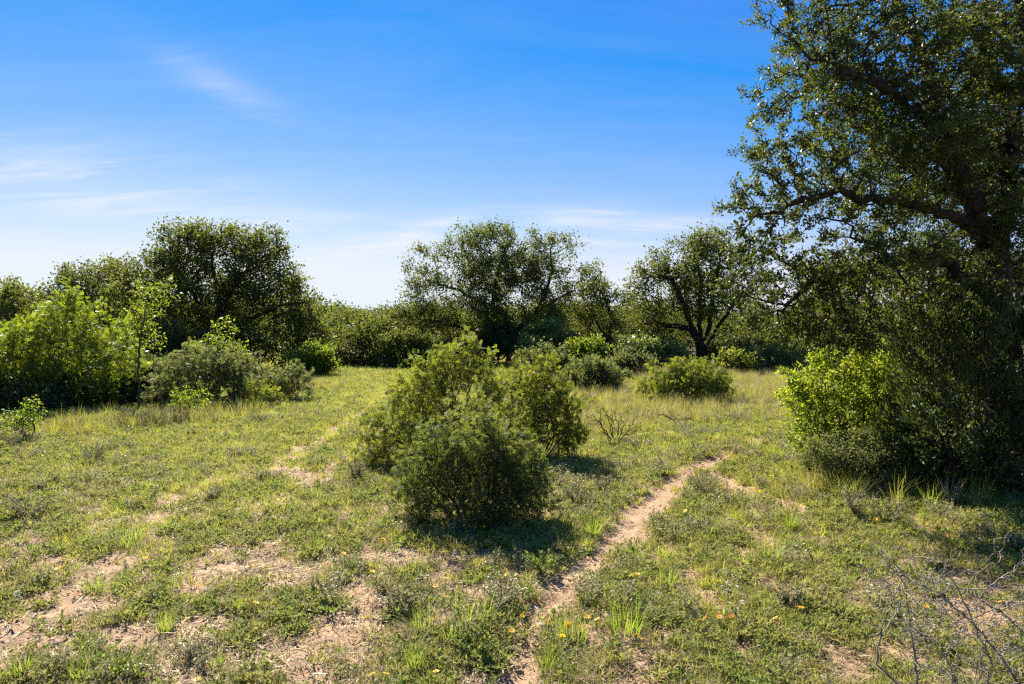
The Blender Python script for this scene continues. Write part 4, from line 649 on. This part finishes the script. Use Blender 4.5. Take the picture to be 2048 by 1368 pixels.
# ------------------------------------------------------------------ dead wood
plant('dead_brush', 'tangled leafless grey brush in the bottom right corner', 'shrub', foot(1960, 3.35), PL([(1800, 1150, 70, 45), (1840, 1180, 100, 60), (1900, 1190, 90, 55), (1990, 1230, 80, 70), (1830, 1230, 70, 60), (1950, 1310, 110, 60), (2060, 1150, 60, 60), (1760, 1120, 30, 18), (1870, 1310, 60, 50), (2080, 1300, 60, 80)], 3.3), GL([[(1960, 1430), (1835, 1400), (1828, 1300), (1812, 1190), (1803, 1160, .1), (1770, 1118, .15), (1745, 1090, .2)], [(1835, 1400), (1752, 1330), (1760, 1270, -.1), (1785, 1200, -.1), (1800, 1165, .1)], [(1960, 1430), (2060, 1400, .1), (2000, 1310, .1), (1940, 1240, .05), (1880, 1190), (1800, 1150)], [(2060, 1400, .1), (2080, 1290, .2), (2010, 1230, .2), (1930, 1180, .2), (1850, 1150, .2)], [(1960, 1430), (1985, 1330, -.2), (1940, 1230, -.2), (1900, 1150, -.2), (1880, 1110, -.2)], [(1960, 1430), (1950, 1320, .2), (1990, 1240, .3), (2060, 1200, .3)], [(1960, 1430), (1880, 1330, .2), (1920, 1260, .2), (1870, 1190, .3)]], 3.3), seed=70, stems=8, n_att=2600, clumps=420, sig=.05, step=.03, kill=.032, infl=.8, jit=.42, base_r=.0085, tip=.0015, thick=.0045, bare=True, bark='dead')
plant('dead_brush', 'half-bare branching shrub in the grass right of the middle clump', 'shrub', foot(1232, 11.2), PL([(1200, 835, 30, 24), (1230, 840, 36, 26), (1262, 850, 24, 20)], 11.2), seed=71, stems=9, n_att=420, clumps=100, sig=.04, step=.05, kill=.06, infl=1.2, jit=.28, base_r=.022, tip=.003, thick=.008, size=.03, per=.8, reach=.2, spread=.02, mat='olive', bark='stem')
plant('dead_brush', 'low leaning dead branch in the grass before the wide yellow-green bush', 'shrub', foot(1355, 13.6), PL([(1335, 832, 26, 10), (1370, 838, 18, 10)], 13.6), seed=72, stems=5, n_att=160, clumps=50, sig=.04, step=.06, kill=.07, infl=1.2, jit=.3, base_r=.02, tip=.004, thick=.008, bare=True, bark='stem')
plant('dead_brush', 'grey leafless twigs against the dark thicket at the left', 'shrub', foot(215, 14.6), PL([(215, 820, 30, 16), (180, 830, 24, 14), (250, 830, 26, 14)], 14.6), seed=73, stems=7, n_att=240, clumps=70, sig=.05, step=.07, kill=.08, infl=1.4, jit=.3, base_r=.02, tip=.003, thick=.008, bare=True, bark='dead')
def stick(pts, r, label):
    Q3 = []
    for px, py, z in pts:
        p2 = ray(px, py); t = (CAM_H-z)/-p2[2]; Q3.append(np.array([p2[0]*t, p2[1]*t, hz(p2[0]*t, p2[1]*t)+z]))
    P = [];  rg = tg
    for a, b in zip(Q3[:-1], Q3[1:]):
        for q in range(4): P.append(a+(b-a)*q/4+rg.normal(0, .004, 3))
    P.append(Q3[-1]); P = np.array(P); o0 = P[0].copy(); P = P-o0; n = len(P); V, Q = tubes(P, np.arange(n)-1, np.linspace(r, r*.4, n), np.append(np.arange(1, n), -1), np.ones(n, bool), 6)
    me = mesh_quads('fallen_stick', V, Q, smooth_=True); o = link('fallen_stick', me, MAT['dead']); o.location = o0; tag(o, label, 'stick', 'sticks lying on the ground')
for pts, r, lab in (([(1625, 1258, .01), (1650, 1246, .05), (1680, 1262, .03), (1700, 1290, .01)], .007, 'pale curved stick arching off the soil left of the dead brush'), ([(1745, 1272, .01), (1775, 1255, .04), (1792, 1225, .09), (1800, 1200, .13)], .007, 'pale forked-looking stick rising beside the dead brush'), ([(1390, 1337, .01), (1424, 1332, .015), (1450, 1328, .01)], .008, 'short thick stick on the soil at the bottom, right of centre'), ([(890, 1230, .01), (912, 1216, .02), (945, 1190, .03)], .004, 'thin pale stick across the weeds left of the trail'), ([(1645, 1218, .02), (1645, 1190, .1), (1647, 1170, .16)], .004, 'thin upright dry stalk left of the dead brush'), ([(1430, 1210, .01), (1460, 1230, .03), (1475, 1248, .02)], .005, 'thin grey twig near the orange daisies'), ([(960, 1080, .02), (1000, 1098, .02), (1020, 1110, .01)], .005, 'grey twig in the shadow of the front bush')):
    stick(pts, r, lab)
